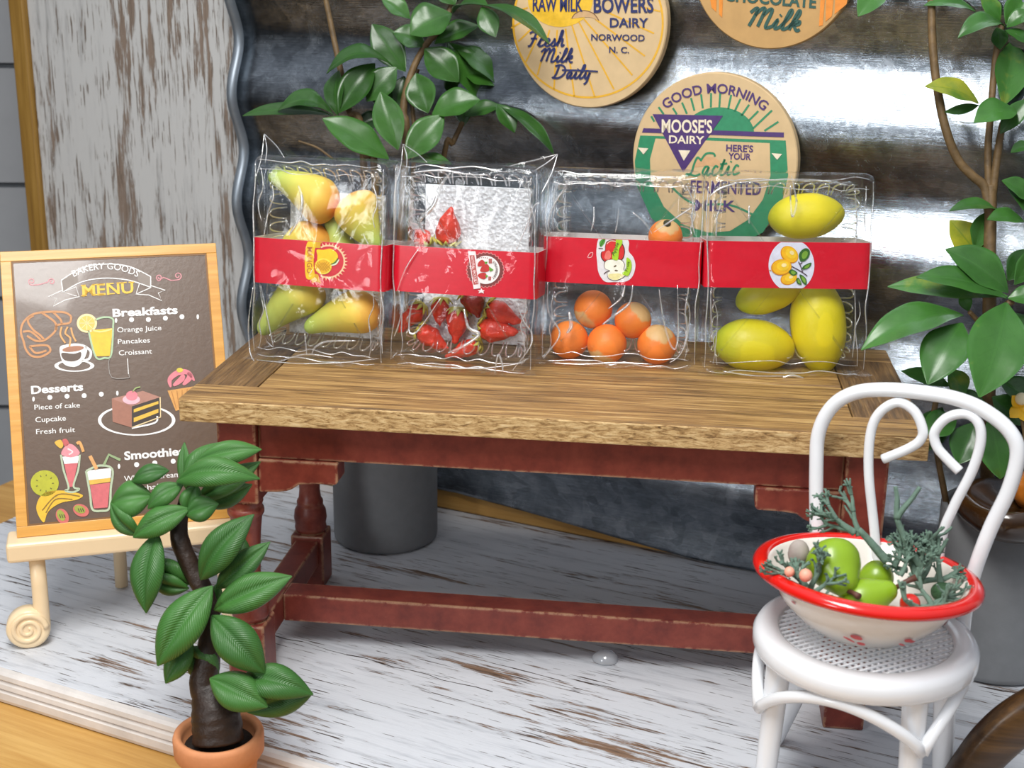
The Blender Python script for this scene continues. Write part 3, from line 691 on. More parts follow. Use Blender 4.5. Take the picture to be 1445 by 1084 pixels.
pr.text("HERE'S", (600, 825), (747, 831), 36, PU, 4, 0.024); pr.text('YOUR', (612, 869), (735, 874), 35, PU, 4, 0.024)
pr.blob([(420, 912), (450, 868), (500, 855), (555, 872), (582, 912), (500, 905)], '#d8ab7c', 3); pr.stroke([(460, 880), (490, 840), (530, 838), (540, 855)], 11, GN, 4)
script(pr, 'Lactic', (378, 962), (672, 952), 100, 11, GN, 4); pr.text('FERMENTED', (405, 1052), (790, 1064), 68, PU, 4, 0.018); pr.text('MILK', (430, 1150), (650, 1156), 60, PU, 4, 0.018)
pr.stroke([(300, 1020), (420, 1110), (620, 1120), (760, 1180)], 12, GN, 3); pr.build('printing', t)
t, M, R = cap(1091, -53, 119, 'tan milk cap with orange side bars cut by the top edge of the photo', M_cap2)
pr = Print(flatmap(M, 0.0)); pr.o = (950, 0, 4.129)
pr.text('CHOCOLATE', (300, 2), (832, 46), 70, DG, 3, 0.03); script(pr, 'Milk', (432, 150), (735, 180), 112, 19, DG, 3)
for P in ([(205, -60), (255, -60), (252, 70), (225, 45)], [(268, -60), (292, -60), (286, 102), (268, 84)], [(862, -60), (888, -60), (872, 148), (850, 152)], [(894, -60), (940, -60), (925, 95), (888, 126)], [(948, -60), (1030, -60), (1010, 25), (940, 84)]): pr.poly(P, OR, 2)
pr.build('printing', t)
# ================================================================== fruit packs
def srgbmat(name, stops, axis_len=None, rough=0.45, spots=None, coat=0.0, bump=0.0, sub=0.1):
    """colour running along the fruit's own length (local z, 0..1)"""
    t = NT(name); c = t.n('TexCoord'); sp = t.n('SeparateXYZ'); t.l(c.outputs['Generated'], sp.inputs[0])
    nz = t.noise(t.coords(), 9, 4, 0.6)
    k = t.math('ADD', sp.outputs[2], t.math('MULTIPLY', t.math('SUBTRACT', nz, 0.5), 0.5))
    col = t.ramp(k, stops); f = t.noise(t.coords(), 90, 4, 0.6)
    t.bsdf(col, rough, 0, f, bump, 0.003, 0.5, coat, sub); return t.mat
M_mango = srgbmat('mango_skin', [(0.05, '#b3c862'), (0.40, '#dad560'), (0.70, '#eccb56'), (1.0, '#ee9c40')], rough=0.5, bump=0.1)
M_mango_g = srgbmat('green_mango_skin', [(0.05, '#b4c96a'), (0.55, '#ccd062'), (1.05, '#dcb245')], rough=0.5, bump=0.1)
M_lemon = srgbmat('lemon_skin', [(0.0, '#bdbb22'), (0.2, '#e2d425'), (0.6, '#ecd922'), (1.0, '#c9c01f')], rough=0.45, bump=0.25)
M_lemon_g = srgbmat('greenish_lemon_skin', [(0.0, '#b3bd2a'), (0.3, '#d2c822'), (0.8, '#e0cb1d'), (1.0, '#d2c41e')], rough=0.45, bump=0.25)
def orange_mat():
    t = NT('orange_peel'); c = t.n('TexCoord'); sp = t.n('SeparateXYZ'); t.l(c.outputs['Generated'], sp.inputs[0])
    nz = t.noise(t.coords(), 22, 5, 0.65)
    k = t.math('ADD', sp.outputs[2], t.math('MULTIPLY', t.math('SUBTRACT', nz, 0.5), 0.28))
    base = t.ramp(t.noise(t.coords(), 7, 3, 0.5), [(0.3, '#ee7a2a'), (0.7, '#f8923c')])
    m = t.n('MapRange'); m.inputs[1].default_value = 0.86; m.inputs[2].default_value = 0.90; t.l(k, m.inputs[0])
    col = t.mix(m.outputs[0], base, '#dcb277')
    t.bsdf(col, 0.5, 0, t.noise(t.coords(), 90, 3, 0.6), 0.3, 0.004, 0.5, 0.0, 0.1); return t.mat
M_orange = orange_mat()
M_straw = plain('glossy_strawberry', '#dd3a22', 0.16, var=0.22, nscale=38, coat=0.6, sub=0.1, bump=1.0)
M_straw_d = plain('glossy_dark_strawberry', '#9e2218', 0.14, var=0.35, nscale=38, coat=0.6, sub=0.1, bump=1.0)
M_calyx = plain('pale_green_calyx', '#c9bf55', 0.5, var=0.2, nscale=40)
M_band = plain('red_paper_band', '#cf1029', 0.34, var=0.05, nscale=60, coat=0.25)
M_band_in = plain('white_paper_inside', '#e3dcd8', 0.7, var=0.03)
def foam_mat():
    t = NT('white_foam_sheet'); v = t.n('TexVoronoi'); v.inputs['Scale'].default_value = 95; t.l(t.coords(), v.inputs['Vector'])
    nz = t.noise(t.coords(), 110, 4, 0.7); col = t.ramp(nz, [(0.35, '#cfd0d4'), (0.6, '#f0f1f3')])
    t.bsdf(col, 0.18, 0, t.math('ADD', v.outputs['Distance'], nz), 0.6, 0.008, 0.6, 0.5); return t.mat
M_foam = foam_mat()

def rrect(hw, z0, z1, r, n=160):
    """rounded rectangle x in [-hw, hw], z in [z0, z1]: list of (x, z, nx, nz), evenly spaced"""
    segs = []; cs = [(hw-r, z0+r, -PI/2), (hw-r, z1-r, 0), (-hw+r, z1-r, PI/2), (-hw+r, z0+r, PI)]
    raw = []
    for i, (cx, cz, a0) in enumerate(cs):
        for k in range(9):
            a = a0+PI/2*k/8; raw.append((cx+r*math.cos(a), cz+r*math.sin(a), math.cos(a), math.sin(a)))
    m = len(raw); L = [0]
    for i in range(m): L.append(L[-1]+math.hypot(raw[(i+1) % m][0]-raw[i][0], raw[(i+1) % m][1]-raw[i][1]))
    out = []; j = 0
    for k in range(n):
        s = L[-1]*k/n
        while L[j+1] < s: j += 1
        f = (s-L[j])/max(1e-9, L[j+1]-L[j]); a, c = raw[j], raw[(j+1) % m]
        q = [a[q_]+(c[q_]-a[q_])*f for q_ in range(4)]; d = math.hypot(q[2], q[3]) or 1
        out.append((q[0], q[1], q[2]/d, q[3]/d))
    return out
class Pack: pass
CREASES = {   # bright highlight streaks along folds of the clear wrap: half width in photo pixels, points
 'mango': [(2.5, [(384, 262), (386, 278), (378, 300), (373, 333)]), (5, [(421, 262), (427, 284), (421, 310), (408, 332)]), (3.5, [(440, 499), (446, 489), (462, 482), (502, 481)]), (2.2, [(357, 405), (350, 450), (344, 480), (356, 505), (372, 521)]), (2, [(368, 403), (376, 440), (386, 492)]), (2.4, [(536, 408), (543, 440), (538, 470), (545, 500)]), (2, [(362, 508), (420, 513), (480, 512), (535, 506)]), (2, [(512, 330), (520, 345)]), (2, [(430, 470), (433, 500)]), (2, [(390, 512), (430, 500), (470, 505)])],
 'strawberry': [(3, [(600, 412), (582, 428), (577, 462), (581, 471), (592, 464), (622, 421)]), (5.5, [(655, 436), (661, 462), (676, 472), (655, 488), (632, 498)]), (2.6, [(766, 287), (754, 290), (745, 312), (729, 352)]), (2.4, [(728, 425), (740, 455), (750, 470), (748, 490), (722, 524)]), (6, [(636, 244), (622, 262), (612, 290), (592, 312), (600, 330)]), (3, [(698, 527), (703, 501), (708, 512), (710, 524)]), (2.2, [(561, 236), (557, 280), (556, 332)]), (2.2, [(571, 425), (562, 460), (556, 475)]), (3, [(580, 244), (620, 240), (660, 246), (690, 247)]), (2, [(576, 512), (620, 518), (680, 520), (740, 512)]), (2, [(590, 352), (572, 380), (560, 412)]), (1.8, [(740, 260), (752, 300), (756, 330)])],
 'orange': [(3, [(806, 247), (795, 268), (781, 290), (774, 312), (776, 330)]), (3, [(773, 398), (774, 440), (790, 470), (776, 494), (766, 506)]), (3, [(882, 402), (877, 420), (858, 436)]), (4, [(893, 402), (888, 428), (866, 446), (850, 458)]), (3, [(930, 408), (936, 450), (945, 484), (953, 492), (957, 470), (956, 402)]), (2.4, [(979, 291), (950, 310), (922, 328)]), (2.4, [(893, 300), (908, 312), (920, 330)]), (2.6, [(838, 292), (838, 310), (834, 326)]), (2.2, [(873, 296), (871, 315), (868, 328)]), (2.6, [(968, 262), (978, 285), (976, 310), (981, 332)]), (2.8, [(972, 405), (967, 440), (970, 470), (960, 500), (945, 512)]), (2.4, [(779, 512), (820, 514), (870, 512), (920, 514)]), (6, [(803, 440), (806, 460), (800, 470)]), (2.2, [(820, 250), (850, 246), (880, 252), (920, 250)])],
 'lemon': [(2.4, [(1000, 262), (997, 300), (998, 345), (1000, 404)]), (2.6, [(1000, 278), (1016, 266), (1042, 258)]), (3.4, [(1117, 248), (1121, 268), (1124, 288), (1118, 306), (1116, 285), (1115, 262)]), (3, [(1057, 290), (1057, 316)]), (1.8, [(1206, 268), (1209, 305), (1207, 342)]), (1.8, [(1206, 410), (1207, 455), (1203, 505)]), (2, [(1003, 410), (1004, 460), (1012, 515)]), (2.4, [(1020, 524), (1060, 530), (1110, 531)]), (4, [(1104, 533), (1118, 530), (1135, 534)]), (2, [(1040, 258), (1090, 254), (1150, 254), (1200, 262)])],
}
def make_pack(kind, bx, by, yaw, hw, hgt, lean, band_c, label, ears, seed):
    p = Pack(); base = at_z(bx, by, H); ya = math.radians(yaw); le = math.radians(lean)
    X = Vector((math.cos(ya), math.sin(ya), 0)); nh = Vector((-math.sin(ya), math.cos(ya), 0)); Z = Vector((0, 0, math.cos(le)))+nh*math.sin(le)
    M = frame(base, X, Z.cross(X), Z); p.M = M; p.hw = hw
    t = thing('fruit_pack', label, 'fruit pack', M, 'clear fruit packs with red paper bands on the table'); p.t = t
    rnd = random.Random(seed); zb, zt = 0.022, hgt
    # tray with scalloped walls
    b = MB(); N = 200
    def loop(ins, y, sc=0.0, kk=46):
        return [Vector((x+nx*(-ins+sc*abs(math.sin(kk*PI*i/N))), y, z+nz*(-ins+sc*abs(math.sin(kk*PI*i/N))))) for i, (x, z, nx, nz) in enumerate(rrect(hw-0.012, zb, zt, 0.045, N))]
    b.loft([loop(0.0, 0.034), loop(0.010, 0.035), loop(0.014, 0.038), loop(0.020, 0.044, 0.009), loop(0.027, 0.075, 0.009), loop(0.036, 0.112, 0.008), loop(0.046, 0.134), loop(0.060, 0.139)], True, False, True)
    tray_o = b.build('tray', M_tray, t)
    b = MB()
    def wob(l, amp): return [Vector((q.x, q.y-amp*abs(noise.noise(Vector((q.x*13+seed*2.3, 3.3, q.z*13)))), q.z)) for q in l]
    b.loft([loop(0.0, 0.032), loop(0.010, 0.031), loop(0.014, 0.026), loop(0.020, 0.012, 0.004), loop(0.030, 0.006), loop(0.05, 0.004)]+[wob([Vector((q.x*k, 0.004, (q.z-(zb+zt)/2)*k+(zb+zt)/2)) for q in loop(0.05, 0.0)], 0.010) for k in (0.85, 0.7, 0.55, 0.4, 0.25, 0.1)], True, False, True)
    b.build('lid', M_tray, t)
    # fluted ribs pressed into the tray wall: arched beads
    b = MB(); RR = rrect(hw-0.012, zb, zt, 0.045, 44*4)
    for k in range(44):
        pts = []
        for q_ in range(9):
            i_ = (k*4+2+int(round(-1.55*math.cos(PI*q_/8)*10))/10); a_ = RR[int(math.floor(i_)) % 176]; c_ = RR[(int(math.floor(i_))+1) % 176]; f_ = i_-math.floor(i_)
            x, z, nx, nz = [a_[m_]+(c_[m_]-a_[m_])*f_ for m_ in range(4)]; up_ = math.sin(PI*q_/8); dp = 0.048-0.030*up_**0.5
            pts.append(Vector((x-nx*dp, 0.075-0.045*up_, z-nz*dp)))
        b.tube(pts, 0.0023, 6)
    b.build('tray_rib', M_rib, tray_o)
    # outer film bag, wrinkled
    def nz3(x, y, z, s, k): return noise.noise(Vector((x*s+seed*3.1, y*s+k, z*s)))
    b = MB(); cx, cz = 0.0, (zb+zt)/2; lo = []; FN = 150
    R0 = rrect(hw+0.0015, 0.004, hgt+0.012, 0.03, FN)
    for sc, y in ((0.0, -0.02), (0.12, -0.02), (0.25, -0.02), (0.38, -0.02), (0.5, -0.02), (0.62, -0.02), (0.73, -0.02), (0.83, -0.019), (0.91, -0.017), (0.965, -0.011), (1.0, 0.0), (1.0, 0.035), (1.0, 0.075), (1.0, 0.115), (0.99, 0.145), (0.93, 0.155), (0.6, 0.156), (0.2, 0.156), (0.0, 0.156)):
        row = []
        for (x, z, nx, nz) in R0:
            qx, qz = cx+(x-cx)*max(sc, 0.002), cz+(z-cz)*max(sc, 0.002)
            wr = -0.026*abs(nz3(qx, y, qz, 7, 1.0))*min(1, 1.6*(1.05-sc))-0.005*abs(nz3(qx, y, qz, 24, 4.0))
            if 0.005 < y < 0.14:
                k = 0.010*nz3(qx, y*2, qz, 14, 7.0)-0.005; row.append(Vector((qx+nx*k, y, max(0.003+0.107*max(0, y), qz+nz*k))))
            else: row.append(Vector((qx, y+(wr if y < 0.001 else 0), max(0.003+0.107*max(0, y), qz))))
        lo.append(row)
    b.loft(lo, True, True, True)
    # ears: pinched film corners
    for (ex, ez, side) in ears:
        bx_ = side*(hw-0.02); tip = Vector((ex, 0.05, ez))
        for y0, y1 in ((0.0, 0.05), (0.10, 0.05)):
            A = Vector((side*(hw+0.001), y0, hgt-0.06)); B = Vector((side*(hw-0.085), y0, hgt+0.006)); Cc = (A+B)/2+Vector((side*0.012, 0, 0.012))
            b.add([A, Cc, B, tip+Vector((side*-0.012, 0, 0.004)), tip], [(0, 1, 4), (1, 3, 4), (1, 2, 3)], True)
    # crumpled hem spread on the table
    rows = []
    for j in range(5):
        row = []
        for i in range(61):
            u = -1+2*i/60; rad = j/4
            x = u*(hw+0.004+0.012*rad); y = -0.012-0.05*rad*(0.7+0.5*nz3(x, 0, 0, 11, 2))
            z = 0.004+0.012*abs(nz3(x, y, 0, 22, 5))*(1.1-rad*0.4)+0.010*(1-rad)**2
            row.append(Vector((x, y, z)))
        rows.append(row)
    b.loft(rows, False)
    # undo the lean for the hem so that it lies on the table
    film_o = b.build('film_wrap', M_film, t)
    # crease lines of the film
    b = MB()
    def crease(pts, r=0.0016):
        P = crom([(x, y, z) for x, y, z in pts], 5); b.tube(P, [r*(0.35+0.65*math.sin(PI*(i+0.5)/len(P))) for i in range(len(P))], 6)
    for sx in (-1, 1):
        crease([(sx*(hw-0.004), -0.014, 0.03+0.05*k)for k in range(0)] or [(sx*(hw-0.006+rnd.uniform(-.004, .004)), -0.016, 0.02+(hgt-0.03)*k/9) for k in range(10)], 0.0022)
        crease([(sx*(hw-0.03+rnd.uniform(-.008, .008)), -0.022, 0.03+(hgt*0.33)*k/5) for k in range(6)], 0.0018)
        crease([(sx*(hw-0.028+rnd.uniform(-.006, .006)), -0.022, hgt*0.70+(hgt*0.26)*k/5) for k in range(6)], 0.0020)
    for zz, r in ((0.012, 0.002), (0.035, 0.0016), (hgt-0.004, 0.002), (hgt-0.028, 0.0016)):
        crease([(-hw+0.02+(2*hw-0.04)*k/11, -0.018-0.004*rnd.random(), zz+rnd.uniform(-.006, .006)) for k in range(12)], r)
    I_ = M.inverted(); nY = M.to_3x3() @ Vector((0, 1, 0)); pf = M @ Vector((0, -0.024, 0))
    for wd, L in CREASES[kind]:
        q = [I_ @ at_plane(x, y, pf, nY) for x, y in L]
        crease([(max(-hw-.004, min(hw+.004, v.x)), v.y-0.004*math.sin(3.0*n_), v.z) for n_, v in enumerate(q)], wd*0.00098)
    for (ex, ez, side) in ears:
        for q in ((side*(hw+0.001), 0.0, hgt-0.06), (side*(hw-0.085), 0.0, hgt+0.006), (side*(hw-0.03), 0.0, hgt-0.01)): crease([q, ((q[0]+ex)/2+0.004, 0.03, (q[2]+ez)/2), (ex, 0.05, ez)], 0.0018)
    b.build('film_crease', M_crease, film_o)
    # paper band
    zc = (M.inverted() @ at_plane(band_c[0], band_c[1], M @ Vector((0, -0.012, 0)), M.to_3x3() @ Vector((0, 1, 0)))).z
    bh = 0.0605; yb = lambda x: -0.0115-0.005*max(0, 1-(x/hw)**2)
    def bl(o):
        P = [(-hw+0.006+(2*hw-0.012)*k/24, yb(-hw+0.006+(2*hw-0.012)*k/24)+o) for k in range(25)]
        P += [(hw-o, -0.004), (hw-o, 0.03), (hw-o, 0.11), (hw-0.006-o, 0.148-o)]; P += [(-hw+0.006+o, 0.148-o), (-hw+o, 0.11), (-hw+o, 0.03), (-hw+o, -0.004)]
        return P
    b = MB(); A, Bq = bl(0), bl(0.0018)
    def row(P, z): return [Vector((x, y, z)) for x, y in P]
    b.mat = 0; b.loft([row(A, zc-bh), row(A, zc+bh)], True); b.mat = 1
    b.loft([row(A, zc+bh), row(Bq, zc+bh)], True, smooth=False); b.loft([row(Bq, zc+bh), row(Bq, zc-bh)], True); b.loft([row(Bq, zc-bh), row(A, zc-bh)], True, smooth=False)
    p.band = b.build('paper_band', [M_band, M_band_in], t)
    p.zc, p.bh, p.yb = zc, bh, yb
    return p
def onp(p, px, py, y): return at_plane(px, py, p.M @ Vector((0, y, 0)), p.M.to_3x3() @ Vector((0, 1, 0)))
def pxr(P, r): return r*(P-CAM).dot(FW)/F_PX
packs = {}
packs['mango'] = make_pack('mango', 449, 513, -8, 0.188, 0.535, 6, (450, 373), 'leftmost clear pack, holding yellow green mangoes behind a mango sticker', [(-0.185, 0.60, -1)], 1)
packs['strawberry'] = make_pack('strawberry', 652, 523, -5, 0.194, 0.535, 6, (654, 384), 'clear pack of glossy red strawberries on white foam', [(-0.19, 0.585, -1), (0.225, 0.575, 1)], 2)
packs['orange'] = make_pack('orange', 871, 518, -1, 0.209, 0.515, 6, (875, 370), 'clear pack of small oranges with apple sticker', [], 3)
packs['lemon'] = make_pack('lemon', 1103, 529, 7, 0.216, 0.52, 6, (1102, 374), 'rightmost clear pack, holding big yellow lemons', [], 4)

def rev(name, A, B, prof, mat, label, cat, group, n=28, rough=0.0, bend=0.0):
    """solid of revolution from A to B; prof is a list of (fraction along, radius)"""
    Z = (B-A); L_ = Z.length; Z.normalize(); X = Z.cross(FW); X = X.normalized() if X.length > 1e-3 else RT.copy(); Y = Z.cross(X)
    b = MB(); lo = []
    for f, r in prof:
        row = []
        for k in range(n):
            a = 2*PI*k/n; v = Vector((r*math.cos(a)+bend*math.sin(PI*f), r*math.sin(a), f*L_))
            if rough: v += Vector((math.cos(a), math.sin(a), 0))*rough*noise.noise(v*55+A*9)
            row.append(v)
        lo.append(row)
    b.loft(lo, True, True, True); o = b.build(name, mat); o.matrix_basis = frame(A, X, Y, Z)
    return tag(o, label, cat, group)
def prof_interp(keys, n=18):
    P = crom([(f, r, 0) for f, r in keys], max(2, n//(len(keys)-1))); return [(p.x, max(0.0004, p.y)) for p in P]
MG = [(0, .0), (.02, .20), (.08, .36), (.22, .50), (.45, .76), (.65, .96), (.78, 1.0), (.90, .80), (.97, .42), (1.0, .0)]
pk = packs['mango']; gm = 'mangoes in the first pack'
for tip, end, r, y, mat, lab in (
    ((380, 246), (473, 301), 32, 0.062, M_mango, 'upper left mango of the first pack, green tip pointing up left'),
    ((536, 352), (496, 272), 33, 0.066, M_mango, 'orange yellow mango at upper right of the first pack'),
    ((378, 388), (462, 328), 30, 0.075, M_mango, 'mango mostly behind the red band of the first pack'),
    ((464, 306), (492, 412), 28, 0.098, M_mango_g, 'pale green mango tip showing above the band, between two mangoes'),
    ((366, 470), (452, 400), 31, 0.058, M_mango_g, 'lower left mango of the first pack, tip pointing down'),
    ((430, 464), (535, 437), 31, 0.056, M_mango, 'lower right mango of the first pack lying on its side')):
    A, B = onp(pk, *tip, y), onp(pk, *end, y); R = pxr(A, r)
    rev('mango', A, B, prof_interp([(f, q*R) for f, q in MG], 27), mat, lab, 'mango', gm, bend=0.012)
pk = packs['lemon']; gl_ = 'lemons in the last pack'
LM = [(0, .0), (.012, .18), (.05, .42), (.14, .70), (.30, .94), (.48, 1.0), (.66, .95), (.84, .70), (.95, .40), (.988, .18), (1.0, .0)]
for A_, B_, r, y, mat, lab in (
    ((385, 268), (752, 238), 108, 0.068, M_lemon, 'top lemon of the last pack, above the red band'),
    ((232, 680), (560, 560), 92, 0.078, M_lemon_g, 'lemon half hidden under the red band of the last pack'),
    ((126, 850), (514, 895), 126, 0.070, M_lemon_g, 'lower left lemon lying on its side in the last pack'),
    ((606, 545), (645, 1010), 134, 0.072, M_lemon, 'tall lemon standing on its tip at lower right of the last pack')):
    c = lambda q: (970+q[0]/3.389, 230+q[1]/3.389)
    A, B = onp(pk, *c(A_), y), onp(pk, *c(B_), y); R = min(pxr(A, r/3.389), 0.0735)
    rev('lemon', A, B, prof_interp([(f, q*R) for f, q in LM], 30), mat, lab, 'lemon', gl_)
pk = packs['orange']; go = 'oranges in the third pack'
SPH = [(0.5-0.5*math.cos(PI*k/16), math.sin(PI*k/16)) for k in range(17)]
for cx, cy_, r, y, ax, lab in (
    ((295), 700, 92, 0.080, (-.5, -.55, -.7), 'highest of the five oranges under the band of the third pack'),
    ((485), 752, 88, 0.072, (.55, -.5, .75), 'orange with pale top patch, second from the right in the third pack'),
    ((180), 845, 92, 0.060, (.1, .5, .8), 'pinkish orange at lower left of the third pack'),
    ((360), 865, 95, 0.052, (-.3, -.45, -.85), 'orange in the middle of the bottom row of the third pack'),
    ((600), 868, 95, 0.058, (.12, -.55, .8), 'rightmost bottom orange of the third pack with a pale crown'),
    ((640), 352, 82, 0.075, (.1, -.6, .75), 'orange peeking above the red band of the third pack')):
    C_ = onp(pk, 750+cx/3.388, 230+cy_/3.388, y); R = pxr(C_, r/3.388); Zd = (pk.M.to_3x3() @ Vector(ax)).normalized()
    o = rev('orange', C_-Zd*R, C_+Zd*R, [(f, q*R) for f, q in SPH], M_orange, lab, 'orange', go, n=30)
    if cy_ == 352:
        b = MB(); b.tube([(0, 0, 2*R-0.004), (0.002, 0, 2*R+0.006)], 0.010, 8); b.build('stem_scar', plain('dark_stem_scar', '#3c3a22', 0.6), o)
pk = packs['strawberry']; gs = 'strawberries in the second pack'
SB = [(0, .0), (.02, .45), (.10, .80), (.28, 1.0), (.50, .88), (.72, .58), (.88, .30), (.97, .12), (1.0, .0)]
c9 = lambda q: (560+q[0]/6.377, 360+q[1]/6.377)
for A_, B_, r, y, mat, lab in (
    ((225, 450), (10, 700), 82, .086, M_straw, 'leftmost strawberry below the band, tip pointing down left'),
    ((400, 395), (385, 645), 85, .092, M_straw, 'strawberry with calyx on top, second from the left under the band'),
    ((195, 670), (470, 840), 95, .086, M_straw, 'strawberry at lower left of the second pack, calyx on its left'),
    ((560, 490), (520, 800), 100, .088, M_straw, 'strawberry in the middle of the second pack beneath the bright film crease'),
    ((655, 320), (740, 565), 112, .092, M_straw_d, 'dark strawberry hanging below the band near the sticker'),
    ((815, 470), (1125, 610), 102, .092, M_straw, 'upper right strawberry below the band, tip to the right'),
    ((745, 665), (1095, 695), 112, .084, M_straw, 'large strawberry at right of the second pack with pale tip'),
    ((745, 795), (435, 915), 76, .088, M_straw, 'lowest strawberry of the second pack, lying on the bottom edge'),
    ((446, -100), (490, -440), 118, .088, M_straw, 'strawberry standing tip up above the band'),
    ((270, -85), (165, -235), 92, .092, M_straw, 'strawberry half behind the band at upper left of the second pack')):
    A, B = onp(pk, *c9(A_), y), onp(pk, *c9(B_), y); R = min(pxr(A, r/6.377), 0.032)
    o = rev('strawberry', A, B, prof_interp([(f, q*R) for f, q in SB], 24), mat, lab, 'strawberry', gs, n=30, rough=0.0065)
    b = MB(); vs = []; fs = []
    for k in range(8):
        a = 2*PI*k/8; a1, a2 = a-0.3, a+0.3; q = len(vs)
        vs += [(0, 0, -0.004), (0.8*R*math.cos(a1), 0.8*R*math.sin(a1), -0.002), (1.25*R*math.cos(a), 1.25*R*math.sin(a), 0.012), (0.8*R*math.cos(a2), 0.8*R*math.sin(a2), -0.002)]; fs.append((q, q+1, q+2, q+3))
    b.add(vs, fs, True); b.build('calyx', M_calyx, o, solid=0.003)
# foam pads
for key, x0_, y0_, x1_, y1_, lab in (('mango', 374, 266, 543, 486, 'white bubbly foam sheet behind the mangoes'), ('strawberry', 574, 258, 752, 512, 'white bubbly foam sheet behind the strawberries')):
    pk = packs[key]; I_ = pk.M.inverted(); a = I_ @ onp(pk, x0_, y0_, 0.13); c = I_ @ onp(pk, x1_, y1_, 0.13)
    b = MB(); b.box((max(a.x, -pk.hw+0.05), 0.118, max(c.z, 0.058)), (min(c.x, pk.hw-0.05), 0.126, min(a.z, 0.485))); o = b.build('foam_sheet', M_foam, bevel=0.002); o.matrix_basis = pk.M
    tag(o, lab, 'foam sheet', 'foam sheets in the packs')

# stickers on the bands
def sticker(key):
    p = packs[key]; f0 = flatmap(p.M, -0.0135)
    def f(px, py, lift):
        v = f0(px, py, 0); v.y = p.yb(v.x)-0.0006-lift; v.z = min(max(v.z, p.zc-p.bh+0.001), p.zc+p.bh-0.001); return v
    return Print(f, 0.0004), p
pr, p = sticker('mango'); pr.o = (410, 325, 12.75); Y1, CR = '#f0c419', '#f0c59a'
pr.ring(690, 560, 272, 300, CR, 1, 50, math.radians(-118), math.radians(118))
for k in range(21):
    a = math.radians(-108+216*k/20); d = 0.055
    pr.poly([(690+298*math.cos(a-d), 560+298*math.sin(a-d)), (690+350*math.cos(a), 560+350*math.sin(a)), (690+298*math.cos(a+d), 560+298*math.sin(a+d))], CR, 1)
pr.poly([(440, 140), (595, 148), (550, 235), (545, 320), (430, 310)], '#d9a51c', 1); pr.poly([(430, 780), (505, 790), (560, 955), (470, 920), (400, 945), (370, 850)], '#d9a51c', 1)
pr.blob([(330, 200), (460, 205), (440, 400), (425, 600), (440, 840), (300, 865), (268, 600), (285, 340)], Y1, 2)
pr.text('MANGO', (312, 300), (306, 770), 95, '#b5561a', 3, 0.01)
pr.blob([(485, 350), (600, 350), (740, 332), (850, 420), (850, 530), (740, 625), (600, 645), (500, 570), (495, 450)], '#f2c91c', 2)
pr.ell(600, 645, 152, 145, '#f7dc4a', 3); pr.ell(600, 645, 128, 120, '#edb81f', 4)
for k in range(-2, 3):
    pr.stroke([(600+k*45-70, 645-85+abs(k)*12), (600+k*45+60, 645+90-abs(k)*12)], 10, '#c98a14', 5); pr.stroke([(600+k*45+70, 645-85+abs(k)*12), (600+k*45-60, 645+90-abs(k)*12)], 10, '#c98a14', 5)
pr.stroke([(745, 630), (830, 600), (885, 520)], 26, '#e9ead0', 3, taper=True); pr.stroke([(735, 612), (810, 575), (865, 495)], 22, '#4d8a2a', 4, taper=True)
pr.build('mango_sticker', p.band)
pr, p = sticker('strawberry'); pr.o = (640, 340, 12.04); BR_ = '#7a3430'
pr.poly([(545+(322+10*math.cos(30*2*PI*k/240))*math.cos(2*PI*k/240), 490+(300+10*math.cos(30*2*PI*k/240))*math.sin(2*PI*k/240)) for k in range(240)], '#d98080', 1)
pr.poly([(545+(305+9*math.cos(30*2*PI*k/240))*math.cos(2*PI*k/240), 490+(285+9*math.cos(30*2*PI*k/240))*math.sin(2*PI*k/240)) for k in range(240)], BR_, 2)
pr.ell(555, 490, 235, 240, '#f1ecea', 3)
pr.poly([(252, 175), (380, 172), (470, 800), (350, 815)], '#f1e6e6', 5); pr.poly([(280, 240), (362, 240), (432, 730), (350, 742)], '#b8463f', 6)
pr.text('NATURAL PRODUCT', (300, 255), (372, 725), 48, '#f3d9d6', 7, 0.01)
pr.poly([(480, 800), (500, 835), (535, 838), (512, 860), (525, 890), (480, 872), (430, 888), (450, 855), (415, 835), (462, 835)], '#f1e6e6', 5)
for cx, cy_, ro, s in ((480, 380, -0.5, 1.0), (545, 465, -0.35, 1.25), (500, 590, 0.2, 1.1)):
    pr.blob([(cx+(x*math.cos(ro)-y*math.sin(ro))*s, cy_+(x*math.sin(ro)+y*math.cos(ro))*s) for x, y in ((-75, 10), (-30, -40), (40, -50), (62, 0), (40, 45), (-20, 45))], '#c02c28', 6)
for P in ([(530, 350), (590, 350), (560, 400)], [(610, 430), (690, 490), (630, 520), (615, 480)], [(550, 570), (600, 590), (560, 625)]): pr.poly(P, '#5fa02f', 7)
pr.arc('STRAWBERRY', (555, 490), 165, -48, 52, 42, '#55403a', 5, 0.008); pr.poly([(605, 300), (660, 300), (660, 380), (605, 380)], '#b0605c', 5); pr.poly([(600, 600), (650, 605), (640, 670), (595, 665)], '#b0605c', 5)
for k in range(5): pr.ell(445+k*34, 288-8*math.sin(k*0.8), 9, 9, '#8a5550', 5, n=10)
pr.build('strawberry_sticker', p.band)
pr, p = sticker('orange'); pr.o = (820, 320, 12.04); BK, LI = '#4a2a22', '#a4d028'
pr.blob([(300, 200), (400, 172), (560, 172), (740, 182), (815, 260), (810, 410), (890, 520), (925, 660), (880, 830), (770, 925), (560, 938), (400, 925), (300, 780), (275, 600), (262, 400)], '#dfdcde', 1)
ap = [(410, 330), (440, 250), (540, 215), (650, 235), (730, 330), (745, 450), (700, 560), (560, 620), (410, 600), (340, 520), (345, 430), (405, 400)]
